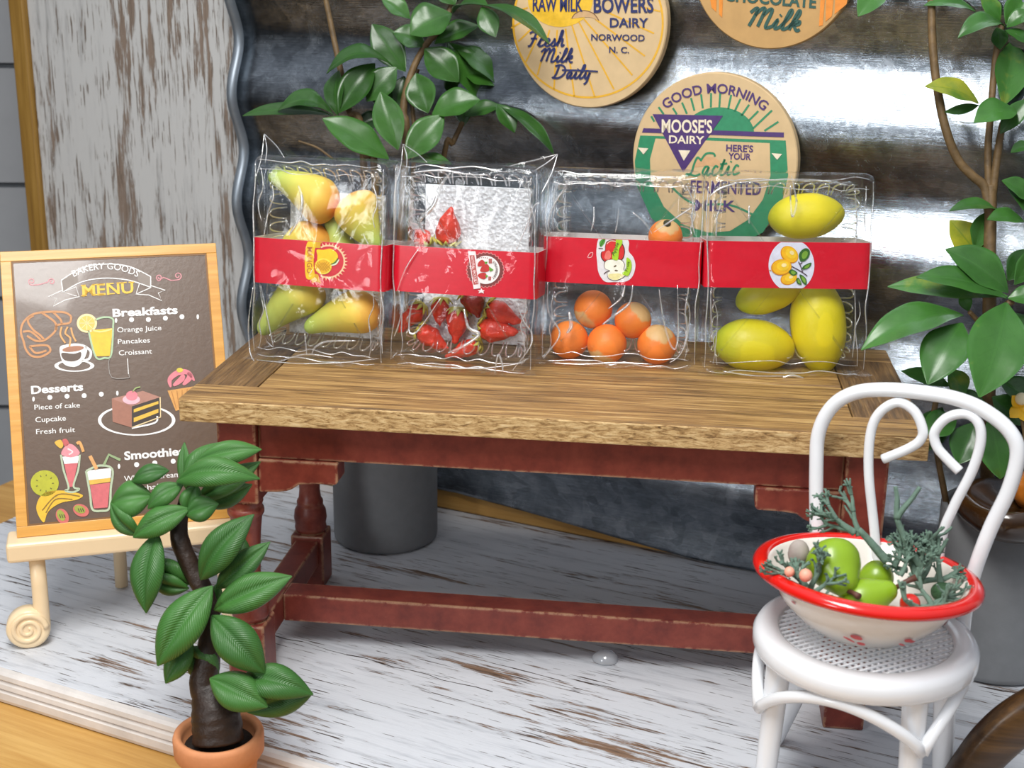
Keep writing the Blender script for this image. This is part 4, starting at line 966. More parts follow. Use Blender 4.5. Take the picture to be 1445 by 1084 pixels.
pr.blob(ap, BK, 2); pr.blob([(540+(x-540)*0.93, 420+(y-420)*0.93) for x, y in ap], '#d22a28', 3); pr.blob([(430, 420), (490, 410), (510, 500), (470, 560), (400, 530)], '#e9796c', 4); pr.stroke([(440, 290), (500, 240), (590, 245)], 14, '#f2c3b8', 4)
cu_ = [(390, 640), (430, 565), (560, 545), (690, 560), (745, 640), (730, 720), (780, 790), (720, 860), (590, 915), (470, 880), (445, 790), (490, 745), (410, 710)]
pr.blob(cu_, BK, 4); pr.blob([(580+(x-580)*0.95, 730+(y-730)*0.95) for x, y in cu_], '#efeedd', 5); pr.blob([(470, 810), (590, 790), (730, 800), (690, 860), (590, 900), (490, 870)], '#ece2a0', 6)
pr.ell(580, 665, 26, 12, '#6a5334', 7, -0.5); pr.ell(600, 740, 28, 12, '#6a5334', 7, 0.1); pr.stroke([(390, 800), (430, 765), (490, 745)], 14, BK, 6)
pr.blob([(600, 190), (690, 195), (700, 280), (650, 380), (630, 550), (570, 560), (530, 530), (545, 420), (590, 320)], LI, 8); pr.text('Apple', (560, 500), (650, 280), 60, '#3f5a17', 9, 0.012, 0.2)
pr.blob([(780, 520), (845, 570), (860, 680), (820, 800), (780, 830), (700, 790), (765, 720), (770, 620)], LI, 8); pr.text('Fruit', (790, 760), (830, 590), 48, '#3f5a17', 9, 0.012, 0.2)
pr.blob([(318, 320), (320, 250), (400, 185), (410, 250), (350, 335)], '#4f9a2e', 3); pr.stroke([(325, 330), (395, 210)], 8, '#26421c', 4); pr.stroke([(300, 365), (370, 368)], 12, BK, 4)
pr.stroke([(110, 520), (150, 450), (200, 440), (180, 510), (120, 525)], 12, '#efa9aa', 2); pr.build('apple_sticker', p.band)
pr, p = sticker('lemon'); pr.o = (1060, 320, 10.84)
pr.ell(612, 590, 350, 400, '#d9dcec', 1, n=80)
def lem(cx, cy_, rx, ry, ro, l):
    pr.ell(cx, cy_, rx, ry, '#d98a1a', l, ro); pr.ell(cx+6, cy_-6, rx*0.93, ry*0.92, '#edb51f', l+1, ro); pr.ell(cx+rx*0.15, cy_-ry*0.15, rx*0.6, ry*0.6, '#f1c72f', l+2, ro); pr.ell(cx+rx*0.25, cy_-ry*0.25, rx*0.25, ry*0.25, '#f3e0a0', l+3, ro)
lem(570, 790, 130, 95, -0.35, 2); lem(580, 425, 150, 118, 0.75, 2); lem(455, 615, 158, 122, -0.15, 6)
for P in ([(600, 595), (770, 690), (850, 750)], [(715, 530), (745, 590), (780, 690)], [(735, 570), (775, 545)]): pr.stroke(P, 14, '#4a3a48', 6)
for P in ([(750, 525), (720, 440), (760, 360), (835, 325), (890, 370), (870, 460), (810, 520)], [(770, 645), (800, 590), (910, 545), (890, 610), (830, 645)], [(565, 680), (620, 648), (700, 700), (650, 745), (600, 730)], [(730, 735), (770, 735), (835, 800), (835, 890), (770, 840)], [(680, 800), (720, 780), (765, 880), (700, 865)]):
    pr.blob(P, '#39662a', 7); c_ = (sum(x for x, y in P)/len(P), sum(y for x, y in P)/len(P)); pr.blob([(c_[0]+(x-c_[0])*0.55+6, c_[1]+(y-c_[1])*0.6) for x, y in P], '#79a63a', 8)
pr.stroke([(270, 660), (300, 668)], 12, '#d98a1a', 6); pr.build('lemon_sticker', p.band)
# ================================================================== white bistro chair
CA = math.radians(-22); SC = at_z(1221, 889, 0.45); SC.z = 0
cX = Vector((math.cos(CA), math.sin(CA), 0)); cY = Vector((-math.sin(CA), math.cos(CA), 0))
CM = frame(SC, cX, cY, (0, 0, 1))
t = thing('bistro_chair', 'white enamel bistro chair with looped back holding the bowl', 'chair', CM)
b = MB(); SR, SI, SZ = 0.240, 0.185, 0.450
b.lathe([(SI, SZ-0.016), (SI, SZ-0.003), (SI+0.006, SZ), (SR-0.022, SZ+0.001), (SR-0.008, SZ-0.004), (SR, SZ-0.018), (SR, SZ-0.040), (SR-0.006, SZ-0.052), (SR-0.018, SZ-0.056), (SI+0.004, SZ-0.056), (SI, SZ-0.050), (SI, SZ-0.016)], 72)
b.build('seat_ring', M_white, t)
b = MB(); sp = 0.0158; n = int(SI/sp)
for ang in (PI/4+0.2, -PI/4+0.2):
    dx, dy = math.cos(ang), math.sin(ang); zz = SZ-0.008 if ang > 0 else SZ-0.0112
    for k in range(-n, n+1):
        o_ = k*sp; hl = math.sqrt(max(0, (SI+0.003)**2-o_*o_))
        if hl < 0.01: continue
        b.tube([(-dy*o_-dx*hl, dx*o_-dy*hl, zz), (-dy*o_+dx*hl, dx*o_+dy*hl, zz)], 0.0034, 6)
b.build('seat_mesh', M_white, t)
def pol(r, deg, z): a = math.radians(deg); return Vector((r*math.cos(a), r*math.sin(a), z))
LEGA = (222, 318, 38, 142)
for a in LEGA:
    b = MB()
    if a > 180: P = [pol(0.196, a, SZ-0.05), pol(0.200, a, 0.30), pol(0.207, a, 0.15), pol(0.214, a, 0.002)]
    elif a < 90: P = [pol(0.195, a, SZ-0.05), pol(0.198, a-3, 0.30), pol(0.204, a-6, 0.15), pol(0.214, a-8, 0.002)]
    else: P = [pol(0.190, a, SZ-0.05), pol(0.196, a, 0.34), pol(0.222, a, 0.20), pol(0.275, a, 0.07), pol(0.305, a, 0.002)]
    P = crom(P, 8); b.tube(P, [0.0275-0.006*i/len(P) for i in range(len(P))], 16); b.build('leg', M_white, t)
order = [222, 318, 398, 502, 582]
for a0, a1 in zip(order[:-1], order[1:]):
    b = MB(); P = []
    for k in range(25):
        f = k/24; P.append(pol(0.236-0.018*math.sin(PI*f), a0+(a1-a0)*f, 0.285+0.098*math.sin(PI*f)**0.75))
    b.tube(P, 0.0135, 10); b.build('leg_brace', M_white, t)
lean = math.radians(5); hp = CM @ Vector((0, 0.172, SZ)); hn = (cY*math.cos(lean)-Vector((0, 0, 1))*math.sin(lean))
def onh(L, off=0.0): return [at_plane(x, y, hp-hn*off, hn) for x, y in L]
hoop = [(1160, 858), (1153, 760), (1152, 660), (1156, 608), (1176, 572), (1208, 554), (1250, 550), (1300, 554), (1350, 563), (1390, 580), (1424, 608), (1436, 640), (1424, 690), (1398, 745), (1377, 800), (1364, 850), (1358, 893)]
b = MB(); b.tube(crom(onh(hoop), 6), 0.0165, 16); b.build('back_hoop', M_white, t, world=True)
for L in ([(1243, 858), (1234, 750), (1226, 670), (1228, 615), (1240, 584), (1266, 568), (1290, 580), (1302, 606), (1298, 622), (1280, 634), (1246, 648)],
          [(1318, 870), (1328, 765), (1346, 715), (1372, 664), (1384, 622), (1380, 596), (1362, 584), (1336, 590), (1319, 610), (1322, 630), (1335, 646), (1354, 665)]):
    b = MB(); b.tube(crom(onh(L, 0.004), 6), 0.0112, 14); b.build('back_scroll', M_white, t, world=True)

# ================================================================== enamel bowl and what lies in it
BC = at_z(1212, 892, SZ+0.004)
Rt = Matrix.Rotation(math.radians(4.0), 4, Vector((-FW.x, -FW.y, 0)).normalized()) @ Matrix.Identity(4)
BMx = Matrix.Translation(BC+Vector((0, 0, 0.007))) @ Matrix.Rotation(math.radians(3.4), 4, Vector((FW.x, FW.y, 0)).normalized()) @ Matrix.Rotation(math.radians(-4.0), 4, Vector((RT.x, RT.y, 0)).normalized())
t = thing('enamel_bowl', 'cream enamel bowl with red rim on the white chair seat', 'bowl', BMx)
M_bowl = plain('cream_enamel', '#e9e2d8', 0.22, var=0.03, nscale=9, coat=0.5)
M_rim = plain('red_enamel_rim', '#d9170f', 0.18, var=0.06, nscale=14, coat=0.6)
M_dec = plain('faded_red_petal', '#c8494a', 0.35, var=0.25, nscale=50)
BR, BHt = 0.226, 0.136
prof = [(0.0, 0.004), (0.085, 0.004), (0.092, 0.0), (0.100, 0.0), (0.106, 0.006), (0.135, 0.022), (0.170, 0.055), (0.196, 0.095), (0.212, 0.130), (0.216, BHt), (0.210, BHt-0.001), (0.203, 0.128), (0.186, 0.096), (0.160, 0.060), (0.125, 0.030), (0.095, 0.016), (0.0, 0.014)]
b = MB(); b.lathe(prof, 72)
b.mat = 1
def petal(ang, zf, s, ro):
    r = 0.170+(zf-0.055)*0.66; A = math.radians(ang); out = Vector((math.cos(A), math.sin(A), 0)); tg = Vector((-math.sin(A), math.cos(A), 0)); upv = (Vector((0, 0, 1))*0.83+out*0.55)
    nrm = (out*0.83-Vector((0, 0, 1))*0.55); C_ = out*r+Vector((0, 0, zf))+nrm*0.0018
    P = [C_+tg*(s*math.cos(a+ro))+upv*(0.6*s*math.sin(a)) for a in [2*PI*k/12 for k in range(12)]]; b.add(P, [tuple(range(12))], False)
for ang, zf, s, ro in ((-146, 0.085, .007, 0), (-101, 0.046, .013, 0.3), (-106, 0.036, .012, 1.0), (-97, 0.030, .009, .2), (-63, 0.046, .012, .5), (-58, 0.040, .007, 0), (-66, 0.034, .010, 1.), (-20, .06, .012, 0), (-178, .06, .012, .4), (20, .05, .012, .2), (70, .05, .012, 0), (120, .05, .012, .4)): petal(ang, zf, s, ro)
b.build('bowl_body', [M_bowl, M_dec], t)
b = MB(); b.lathe([(0.208, BHt-0.004), (0.213, BHt+0.004), (0.222, BHt+0.006), (0.236, BHt+0.002), (0.242, BHt-0.006), (0.242, BHt-0.014), (0.236, BHt-0.019), (0.224, BHt-0.017), (0.2155, BHt-0.012)], 72)
b.build('rim', M_rim, t)
bd = (BC+Vector((0, 0, 0.1))-CAM).dot(FW)
M_pear = plain('green_pear_skin', '#86a81c', 0.34, var=0.10, nscale=6, coat=0.15, sub=0.08)
M_pstem = plain('brown_pear_stem', '#5a3326', 0.6, var=0.2)
PRF = [(0, .0), (.02, .28), (.08, .58), (.20, .88), (.36, 1.0), (.54, .92), (.70, .72), (.84, .54), (.94, .38), (.985, .18), (1.0, .0)]
def pear(A_, B_, r, da, db, lab, stem):
    A, B = at_depth(*A_, bd+da), at_depth(*B_, bd+db); R = r*bd/F_PX
    o = rev('pear', A, B, prof_interp([(f, q*R) for f, q in PRF], 30), M_pear, lab, 'pear', 'pears in the enamel bowl', n=32)
    L_ = (B-A).length; I_ = o.matrix_basis.inverted(); q = I_ @ at_depth(stem[0], stem[1], bd+stem[2]); p0 = Vector((0, 0, L_-0.004))
    b = MB(); b.tube([p0, p0.lerp(q, 0.5)+Vector((0.002, 0, 0)), q], [0.0052, 0.0050, 0.0072], 10); b.build('stem', M_pstem, o)
pear((1163, 770), (1197, 836), 38, -0.03, -0.125, 'upright green pear leaning in the left half of the bowl', (1212, 842, -0.150))
pear((1184, 858), (1266, 829), 29, -0.085, -0.105, 'green pear lying on its side at the front of the bowl', (1293, 815, -0.11))
pear((1258, 806), (1206, 828), 24, 0.03, 0.015, 'green pear mostly hidden behind the two front pears', (1196, 834, 0.01))
M_lichen = plain('sage_green_lichen', '#647c6d', 0.85, var=0.22, nscale=40, bump=0.5)
def sprig(label, start, dirs, seed):
    rnd = random.Random(seed); b = MB()
    def grow(p, d, L_, r, lev):
        pts = [p]; q = p.copy(); dd = d.copy()
        for k in range(3):
            dd = (dd+Vector((rnd.uniform(-.22, .22), rnd.uniform(-.22, .22), rnd.uniform(-.16, .22)))).normalized(); q = q+dd*L_/3; pts.append(q.copy())
        b.tube(crom(pts, 3), [r*(1-0.4*i/9) for i in range(10)], 6)
        if lev > 0:
            for _ in range(rnd.choice((2, 3, 3))):
                nd = (dd+Vector((rnd.uniform(-1, 1), rnd.uniform(-1, 1), rnd.uniform(-.8, 1)))*0.75).normalized(); grow(q, nd, L_*rnd.uniform(.5, .72), r*0.74, lev-1)
            if lev > 1: grow(pts[2], (dd+Vector((rnd.uniform(-1, 1), rnd.uniform(-1, 1), rnd.uniform(-1, 1)))*0.9).normalized(), L_*0.5, r*0.55, lev-2)
    for st, d, L_, r, lev in dirs: grow(st, Vector(d).normalized(), L_, r, lev)
    I_ = BMx.inverted(); inner = [(0.0, 0.010), (0.016, 0.095), (0.030, 0.125), (0.060, 0.160), (0.096, 0.186), (0.128, 0.203), (0.140, 0.206)]
    for v in b.v:                                   # keep the twigs inside the bowl wall
        q = I_ @ v
        if q.z < 0.138:
            q.z = max(q.z, 0.018); r_ = math.hypot(q.x, q.y)
            for (z0, r0), (z1, r1) in zip(inner[:-1], inner[1:]):
                if z0 <= q.z <= z1: lim = r0+(r1-r0)*(q.z-z0)/(z1-z0)-0.003
            if r_ > lim: q.x *= lim/r_; q.y *= lim/r_
            w_ = BMx @ q; v.x, v.y, v.z = w_.x, w_.y, w_.z
    o = b.build('lichen_sprig', M_lichen); tag(o, label, 'lichen', 'sage green lichen sprigs in the bowl'); return o
def dirpx(a, c, da=0, dc=0): return at_depth(c[0], c[1], bd+dc)-at_depth(a[0], a[1], bd+da)
def branch(a, c, da, dc, r, lev, k=1.0):
    A = at_depth(a[0], a[1], bd+da); d = at_depth(c[0], c[1], bd+dc)-A; return (A, d, d.length*k, r*1.15, lev)
sprig('long lichen sprig rising to the upper left out of the bowl', None,
      [branch((1252, 792), (1206, 752), -.02, -.01, .0098, 0), branch((1206, 752), (1172, 728), -.01, 0, .0075, 4, .8), branch((1212, 756), (1192, 716), -.01, 0, .0068, 3, .8), branch((1200, 748), (1160, 738), -.01, 0, .005, 3, .8)], 11)
sprig('lichen sprig at the left side of the bowl beside the upright pear', None,
      [branch((1142, 836), (1120, 812), -.10, -.10, .0075, 3, .75), branch((1143, 834), (1156, 798), -.11, -.11, .0062, 4, .8), branch((1148, 836), (1172, 822), -.13, -.14, .0055, 3, .8), branch((1138, 832), (1112, 790), -.08, -.07, .006, 4, .65), branch((1144, 838), (1166, 846), -.13, -.145, .006, 3, .6), branch((1130, 828), (1104, 815), -.07, -.06, .006, 3, .6)], 23)
sprig('lichen sprig at the right of the bowl with a tall forked branch', None,
      [branch((1300, 800), (1240, 728), -.03, -.02, .0085, 1, .85), branch((1262, 800), (1272, 770), -.03, -.02, .006, 4, .8), branch((1285, 800), (1292, 772), -.0, -.0, .006, 4, .8), branch((1270, 812), (1286, 790), -.05, -.05, .006, 4, .8), branch((1290, 770), (1322, 752), -.02, -.02, .0058, 2, .8), branch((1292, 810), (1275, 780), -.03, -.02, .007, 4, .8), branch((1300, 815), (1318, 785), -.02, -.02, .0075, 4, .8), branch((1302, 820), (1340, 815), -.02, 0, .007, 4, .7), branch((1280, 805), (1262, 800), -.02, -.02, .006, 4, .8), branch((1290, 820), (1305, 800), -.05, -.05, .007, 4, .9), branch((1330, 835), (1328, 778), -.03, -.03, .0065, 1, .9)], 37)
sprig('lichen sprig along the front right edge of the bowl', None,
      [branch((1300, 858), (1345, 846), -.12, -.09, .0068, 3, .6), branch((1295, 858), (1262, 848), -.13, -.14, .0062, 2, .7), branch((1315, 855), (1298, 822), -.11, -.10, .006, 2, .8), branch((1310, 856), (1350, 826), -.1, -.07, .006, 3, .6)], 41)
def ball(name, px, py, dd, r, mat, label, cat, group=None, sq=(1, 1, 1)):
    P = at_depth(px, py, bd+dd); R = r*bd/F_PX; b = MB()
    b.lathe([(max(0.0003, R*math.sin(PI*k/14))*sq[0], -R*math.cos(PI*k/14)*sq[2]) for k in range(15)], 24, cap0=True, cap1=True); o = b.build(name, mat); o.location = P
    return tag(o, label, cat, group)
M_berry = plain('glossy_red_berry', '#d3281f', 0.18, var=0.12, nscale=30, coat=0.5)
ball('berry', 1284, 852, -.105, 14, M_berry, 'glossy red berry beside the stem end of the front pear', 'berry')
M_pink = plain('salmon_pink_bead', '#eca58c', 0.5, var=0.08, nscale=30)
ball('bead', 1137, 812, -.135, 9, M_pink, 'larger salmon pink bead among the left lichen', 'bead', 'pink beads in the bowl')
ball('bead', 1114, 807, -.12, 7, M_pink, 'smaller salmon pink bead close to the left edge of the bowl', 'bead', 'pink beads in the bowl')
ball('pebble', 1127, 781, -.02, 20, plain('grey_pebble', '#a59a92', 0.7, var=0.15, nscale=30), 'pale grey pebble behind the left lichen in the bowl', 'pebble', sq=(.75, 1, 1))
ball('moss_ball', 1331, 836, -.045, 17, plain('deep_green_moss', '#2f5230', 0.7, var=0.4, nscale=60, bump=0.8), 'dark green moss ball in the right of the bowl', 'moss', sq=(1, 1, .8))

# ================================================================== leaves
def leaf(b, base, tip, width, nrm, arch=0.12, fold=0.25, puff=0.0, tone=0.5, nu=14, nv=8, wide=0.5, thick=0.003, droop=0.0, ruffle=0.0):
    T_ = tip-base; L_ = T_.length; Tn = T_.normalized(); N = (nrm-Tn*nrm.dot(Tn)).normalized(); S = Tn.cross(N); front = []; back = []; at = []
    for i in range(nu+1):
        f = i/nu; w_ = width/2*max(0.03, math.sin(PI*f**(math.log(0.5)/math.log(wide)))**0.85) if 0 < f < 1 else width*0.02
        c = base+T_*f+N*(arch*L_*4*f*(1-f))-Vector((0, 0, 1))*droop*L_*f*f
        for j in range(nv+1):
            v = -1+2*j/nv; av = abs(v)
            h = fold*av*w_ + puff*w_*(math.sin(PI*min(1, av*0.95+0.015))**0.55 if puff else 0) + ruffle*w_*math.sin(f*15+v*2)*av
            p = c+S*(v*w_)+N*h; front.append(p)
            bk = -thick if not puff else -(0.28*puff*w_*(1-av*av)+0.0015); edge = 0.0 if j in (0, nv) else 1.0
            back.append(c+S*(v*w_)+N*(fold*av*w_+ruffle*w_*math.sin(f*15+v*2)*av+bk*edge)); at.append((f, v if v else 1e-4, tone))
    m = nv+1; o = len(b.v); k = len(front); fs = []
    for i in range(nu):
        for j in range(nv):
            q = i*m+j; fs.append((q, q+1, q+m+1, q+m)); fs.append((k+q, k+q+m, k+q+m+1, k+q+1))
        fs.append((i*m, i*m+m, k+i*m+m, k+i*m)); fs.append((i*m+nv, k+i*m+nv, k+i*m+m+nv, i*m+m+nv))
    b.add(front+back, fs, True, at+at)

# small clay tree in the terracotta pot, front left
PZ = -0.0918; PC = at_z(308, 1031, 0.125); PC.z = PZ
pd = (Vector((PC.x, PC.y, 0.2))-CAM).dot(FW)
t = thing('potted_plant', 'small green clay tree in a terracotta pot, front left', 'potted plant', tuple(PC))
b = MB(); hP = 0.125-PZ
b.lathe([(0.0, 0.0), (0.066, 0.0), (0.070, 0.004), (0.087, hP-0.075), (0.088, hP-0.062), (0.098, hP-0.058), (0.103, hP-0.050), (0.104, hP-0.012), (0.101, hP-0.003), (0.095, hP), (0.086, hP-0.004), (0.083, hP-0.015), (0.080, hP-0.045), (0.0, hP-0.045)], 56); b.build('pot', M_terra, t)
b = MB(); b.lathe([(0.0795, hP-0.05), (0.079, hP-0.034), (0.05, hP-0.028), (0.0, hP-0.026)], 32); b.build('soil', M_soil, t)
tr = [(308, 1046, 36), (306, 1020, 35), (302, 1000, 33), (294, 978, 25), (288, 962, 21), (293, 932, 18), (297, 880, 15), (287, 834, 14), (268, 798, 13.5), (253, 758, 13), (256, 728, 10), (262, 700, 8)]
b = MB(); P = crom([at_depth(x, y, pd) for x, y, r in tr], 5); rr = [q.x for q in crom([(r*pd/F_PX, 0, 0) for x, y, r in tr], 5)]
b.tube(P, [r*(1+0.02*math.sin(i*1.9)) for i, r in enumerate(rr)], 18); b.build('trunk', M_trunk, t, world=True)
cc = lambda x, y: (130+x/2.24, 600+y/2.24)
CL = [ # base, tip, width, depth base, depth tip, right-tilt, up-tilt, arch
 ((345, 250), (500, 190), 80, .02, .03, .1, -.6, .05), ((340, 230), (525, 120), 70, .01, .02, .3, .1, .10), ((300, 190), (400, 60), 90, 0, .02, -.2, .3, .10), ((340, 110), (528, 78), 74, -.02, 0, .2, .5, .10), ((278, 178), (520, 170), 92, -.04, -.05, .0, .6, .22),
 ((300, 200), (292, 60), 50, .02, .02, -.5, .2, .05), ((238, 145), (130, 178), 62, -.01, -.01, -.3, .5, .15), ((282, 192), (180, 262), 72, -.03, -.04, -.2, .5, .15), ((185, 225), (62, 250), 110, -.01, 0, -.6, .3, .10), ((150, 345), (62, 250), 74, -.01, -.01, -.6, -.2, .12), ((300, 268), (136, 352), 84, -.05, -.05, .0, .4, .12),
 ((300, 282), (396, 250), 80, -.05, -.05, .2, .5, .10), ((300, 275), (330, 190), 66, -.04, -.04, .2, .3, .1), ((205, 350), (172, 585), 112, -.04, -.06, -.4, .1, .10), ((302, 500), (185, 430), 92, .01, .01, -.1, -.2, .1), ((300, 515), (180, 480), 70, 0, 0, -.2, -.3, .1),
 ((350, 480), (505, 290), 104, -.04, -.05, -.1, .3, .16), ((440, 440), (460, 340), 90, .03, .03, .3, 0, .05), ((400, 510), (556, 375), 78, -.01, -.02, .3, .3, .12), ((396, 580), (622, 482), 104, -.04, -.04, .1, .4, .10), ((372, 520), (213, 752), 124, -.06, -.08, -.1, .2, .12),
 ((385, 610), (540, 778), 118, -.06, -.07, .1, .3, .14), ((315, 690), (235, 812), 80, -.02, -.03, -.4, 0, .08), ((395, 790), (300, 705), 110, .0, .0, -.3, -.2, .05), ((380, 805), (548, 888), 110, -.07, -.08, .1, .4, .08), ((475, 805), (690, 850), 104, -.03, -.05, .2, .6, .20), ((500, 905), (690, 850), 96, -.04, -.04, .3, -.1, -.10),
 ((360, 640), (400, 500), 60, .03, .03, .2, 0, .05)]
b = MB(); random.seed(5)
for A_, B_, w_, da, db, nx, ny, ar in CL:
    A, B = at_depth(*cc(*A_), pd+da), at_depth(*cc(*B_), pd+db)
    A, B = A-(B-A)*0.05, B+(B-A)*0.04
    leaf(b, A, B, w_/2.24*pd/F_PX*1.10, (-FW+RT*nx+UP*ny), ar, -0.06, 0.42, random.uniform(.3, .8), 18, 12, 0.48)
b.build('foliage', M_clay, t, world=True)

# tall leafy plants behind, in grey pots
def grey_pot_plant(cx, cyy, label, stems, leaves, scale_px, org, mat, d_off=0.0, seed=1):
    t = thing('potted_plant', label, 'potted plant', (cx, cyy, 0.0015), 'leafy plants in matte grey pots')
    b = MB(); R, Hp = 0.172, 0.45
    b.lathe([(0.0, 0.0), (R-0.012, 0.0), (R-0.002, 0.006), (R, 0.02), (R, Hp-0.006), (R-0.005, Hp), (R-0.014, Hp), (R-0.018, Hp-0.006), (R-0.018, Hp-0.07), (0.0, Hp-0.07)], 72); b.build('pot', M_grey, t)
    b = MB(); b.lathe([(R-0.0185, Hp-0.075), (R-0.02, Hp-0.05), (0.08, Hp-0.035), (0.0, Hp-0.03)], 40); b.build('soil', M_soil, t)
    dd = (Vector((cx, cyy, 0.9))-CAM).dot(FW)+d_off; rnd = random.Random(seed)
    q = lambda x, y: (org[0]+x/scale_px, org[1]+y/scale_px)
    for P, r0, r1, root in stems:
        pts = [at_depth(*q(x, y), dd+z) for x, y, z in P]
        if root is not None: pts = [Vector((cx+root[0], cyy+root[1], Hp-0.045))]+pts
        b = MB(); C_ = crom(pts, 7); b.tube(C_, [r0+(r1-r0)*i/len(C_) for i in range(len(C_))], 10); b.build('stem', M_stem, t, world=True)
    b = MB()
    for A_, B_, w_, da, db, nx, ny, ar, tone in leaves:
        A, B = at_depth(*q(*A_), dd+da), at_depth(*q(*B_), dd+db)
        leaf(b, A, B, 1.22*w_/scale_px*dd/F_PX, (-FW+RT*nx+UP*ny), ar, 0.22+rnd.uniform(-.06, .1), 0, tone, 16, 8, 0.52, 0.003, 0, 0.05)
    b.build('foliage', mat, t, world=True); return t
LS = [([(560, 640, .02), (500, 480, .02), (462, 300, .0), (430, 150, 0), (395, -20, 0)], .012, .008, (-.05, 0)),
      ([(745, 680, .0), (735, 480, -.02), (770, 320, -.02), (830, 200, -.02), (905, 110, -.02), (960, -20, -.02)], .014, .008, (.02, -.02)),
      ([(780, 690, .03), (770, 420, .03), (800, 300, .03)], .008, .005, (.05, 0)), ([(905, 720, .0), (950, 620, -.01), (992, 530, -.01)], .009, .008, (.09, .02)),
      ([(610, 740, -.02), (575, 680, -.03), (540, 600, -.02)], .013, .009, (.0, -.06)), ([(430, 690, -.02), (360, 640, -.02), (280, 612, -.02)], .004, .003, None)]
LL = [((425, 500), (38, 502), 62, .0, -.02, -.2, .6, .10, .3), ((432, 498), (190, 480), 105, -.02, -.05, -.2, .9, .28, .35), ((690, 285), (402, 318), 108, -.03, -.07, -.1, 1.1, .26, .3), ((450, 500), (455, 305), 90, -.02, -.03, -.6, .2, .10, .2), ((455, 490), (612, 275), 110, -.03, -.04, .2, .4, .12, .25),
      ((575, 440), (705, 292), 105, -.04, -.05, .1, .3, .06, .4), ((672, 690), (385, 514), 125, -.08, -.11, -.1, .6, .05, .75), ((712, 650), (636, 398), 108, -.09, -.10, -.1, .3, .05, .65), ((745, 690), (912, 498), 112, -.09, -.10, .2, .4, .06, .65), ((842, 490), (790, 318), 112, -.05, -.06, -.3, .2, .05, .5),
      ((860, 495), (1068, 434), 118, -.08, -.10, .1, .5, .08, .6), ((975, 355), (828, 212), 118, -.05, -.06, -.2, .4, .06, .5), ((1060, 430), (930, 185), 130, .02, .02, .4, .2, .10, .55), ((1000, 300), (1145, 370), 120, .03, .0, .5, .3, .08, .5), ((960, 200), (1140, 360), 110, .03, .0, .5, .5, .1, .5),
      ((745, 310), (600, 105), 112, .0, -.02, -.3, .2, .05, .45), ((830, 200), (690, 140), 100, -.02, -.04, -.1, .5, .08, .45), ((870, 190), (1062, 112), 88, -.01, -.02, .2, .6, .08, .5), ((945, 60), (765, 150), 150, -.08, -.10, -.1, .4, .08, .55), ((950, 55), (1100, 22), 80, -.05, -.22, .0, .7, .10, .45), ((1085, 22), (1368, 190), 72, -.22, -.36, .3, .8, .10, .35), ((1075, 30), (1135, 160), 76, -.20, -.22, -.2, .2, .06, .5),
      ((765, 80), (640, -10), 76, -.02, -.03, 0, .5, .05, .7), ((960, 20), (900, -60), 80, -.04, -.04, 0, .2, .05, .5), ((1000, 505), (1160, 462), 70, -.02, -.04, .0, .6, .10, .35), ((1150, 458), (1388, 668), 66, -.05, -.08, .5, .6, .12, .4), ((1140, 450), (1218, 575), 70, -.05, -.07, .2, .3, .08, .45), ((1000, 545), (985, 440), 60, -.01, -.01, .1, 0, .05, .2), ((760, 700), (945, 712), 60, -.07, -.08, 0, .8, .1, .6), ((520, 560), (650, 500), 70, .04, .04, 0, .2, .05, .1), ((690, 470), (590, 360), 90, .03, .03, 0, .2, .05, .1), ((930, 300), (1000, 420), 100, .05, .05, 0, .2, .05, .15), ((740, 330), (700, 470), 80, .04, .04, 0, .2, .05, .1)]
grey_pot_plant(-0.622, 1.063, 'leafy plant in a grey pot standing behind the left of the console table', LS, LL, 3.074, (330, 0), M_leafA, -0.06, 3)
# right plant: coordinates straight in photo pixels
def u1(x, y): return (1190+x/3.188, 220+y/3.188)
def u2(x, y): return (1290+x/3.87, y/3.87)
RS = [([(1396, 480, 0), (1396, 380, 0), (1398, 290, 0), (1398, 262, 0)], .019, .014, (-.03, .10)),
      ([(1396, 300, 0), (1390, 265, 0), (1372, 248, 0), (1351, 224, 0), (1334, 180, -.01), (1322, 120, -.01), (1316, 60, -.01), (1314, -20, -.01)], .013, .010, None),
      ([(1397, 290, 0), (1394, 220, 0), (1398, 160, 0), (1405, 80, 0), (1414, 35, 0)], .010, .008, None), ([(1400, 280, 0), (1406, 230, -.01), (1412, 190, -.01), (1420, 165, -.02), (1450, 140, -.02)], .011, .007, None),
      ([(1318, 610, .02), (1322, 560, 0)], .009, .007, (-.145, .03)), ([(1400, 500, 0), (1412, 440, -.04), (1430, 425, -.05)], .010, .008, None), ([(1398, 470, 0), (1382, 455, -.03), (1368, 440, -.05)], .008, .006, None)]
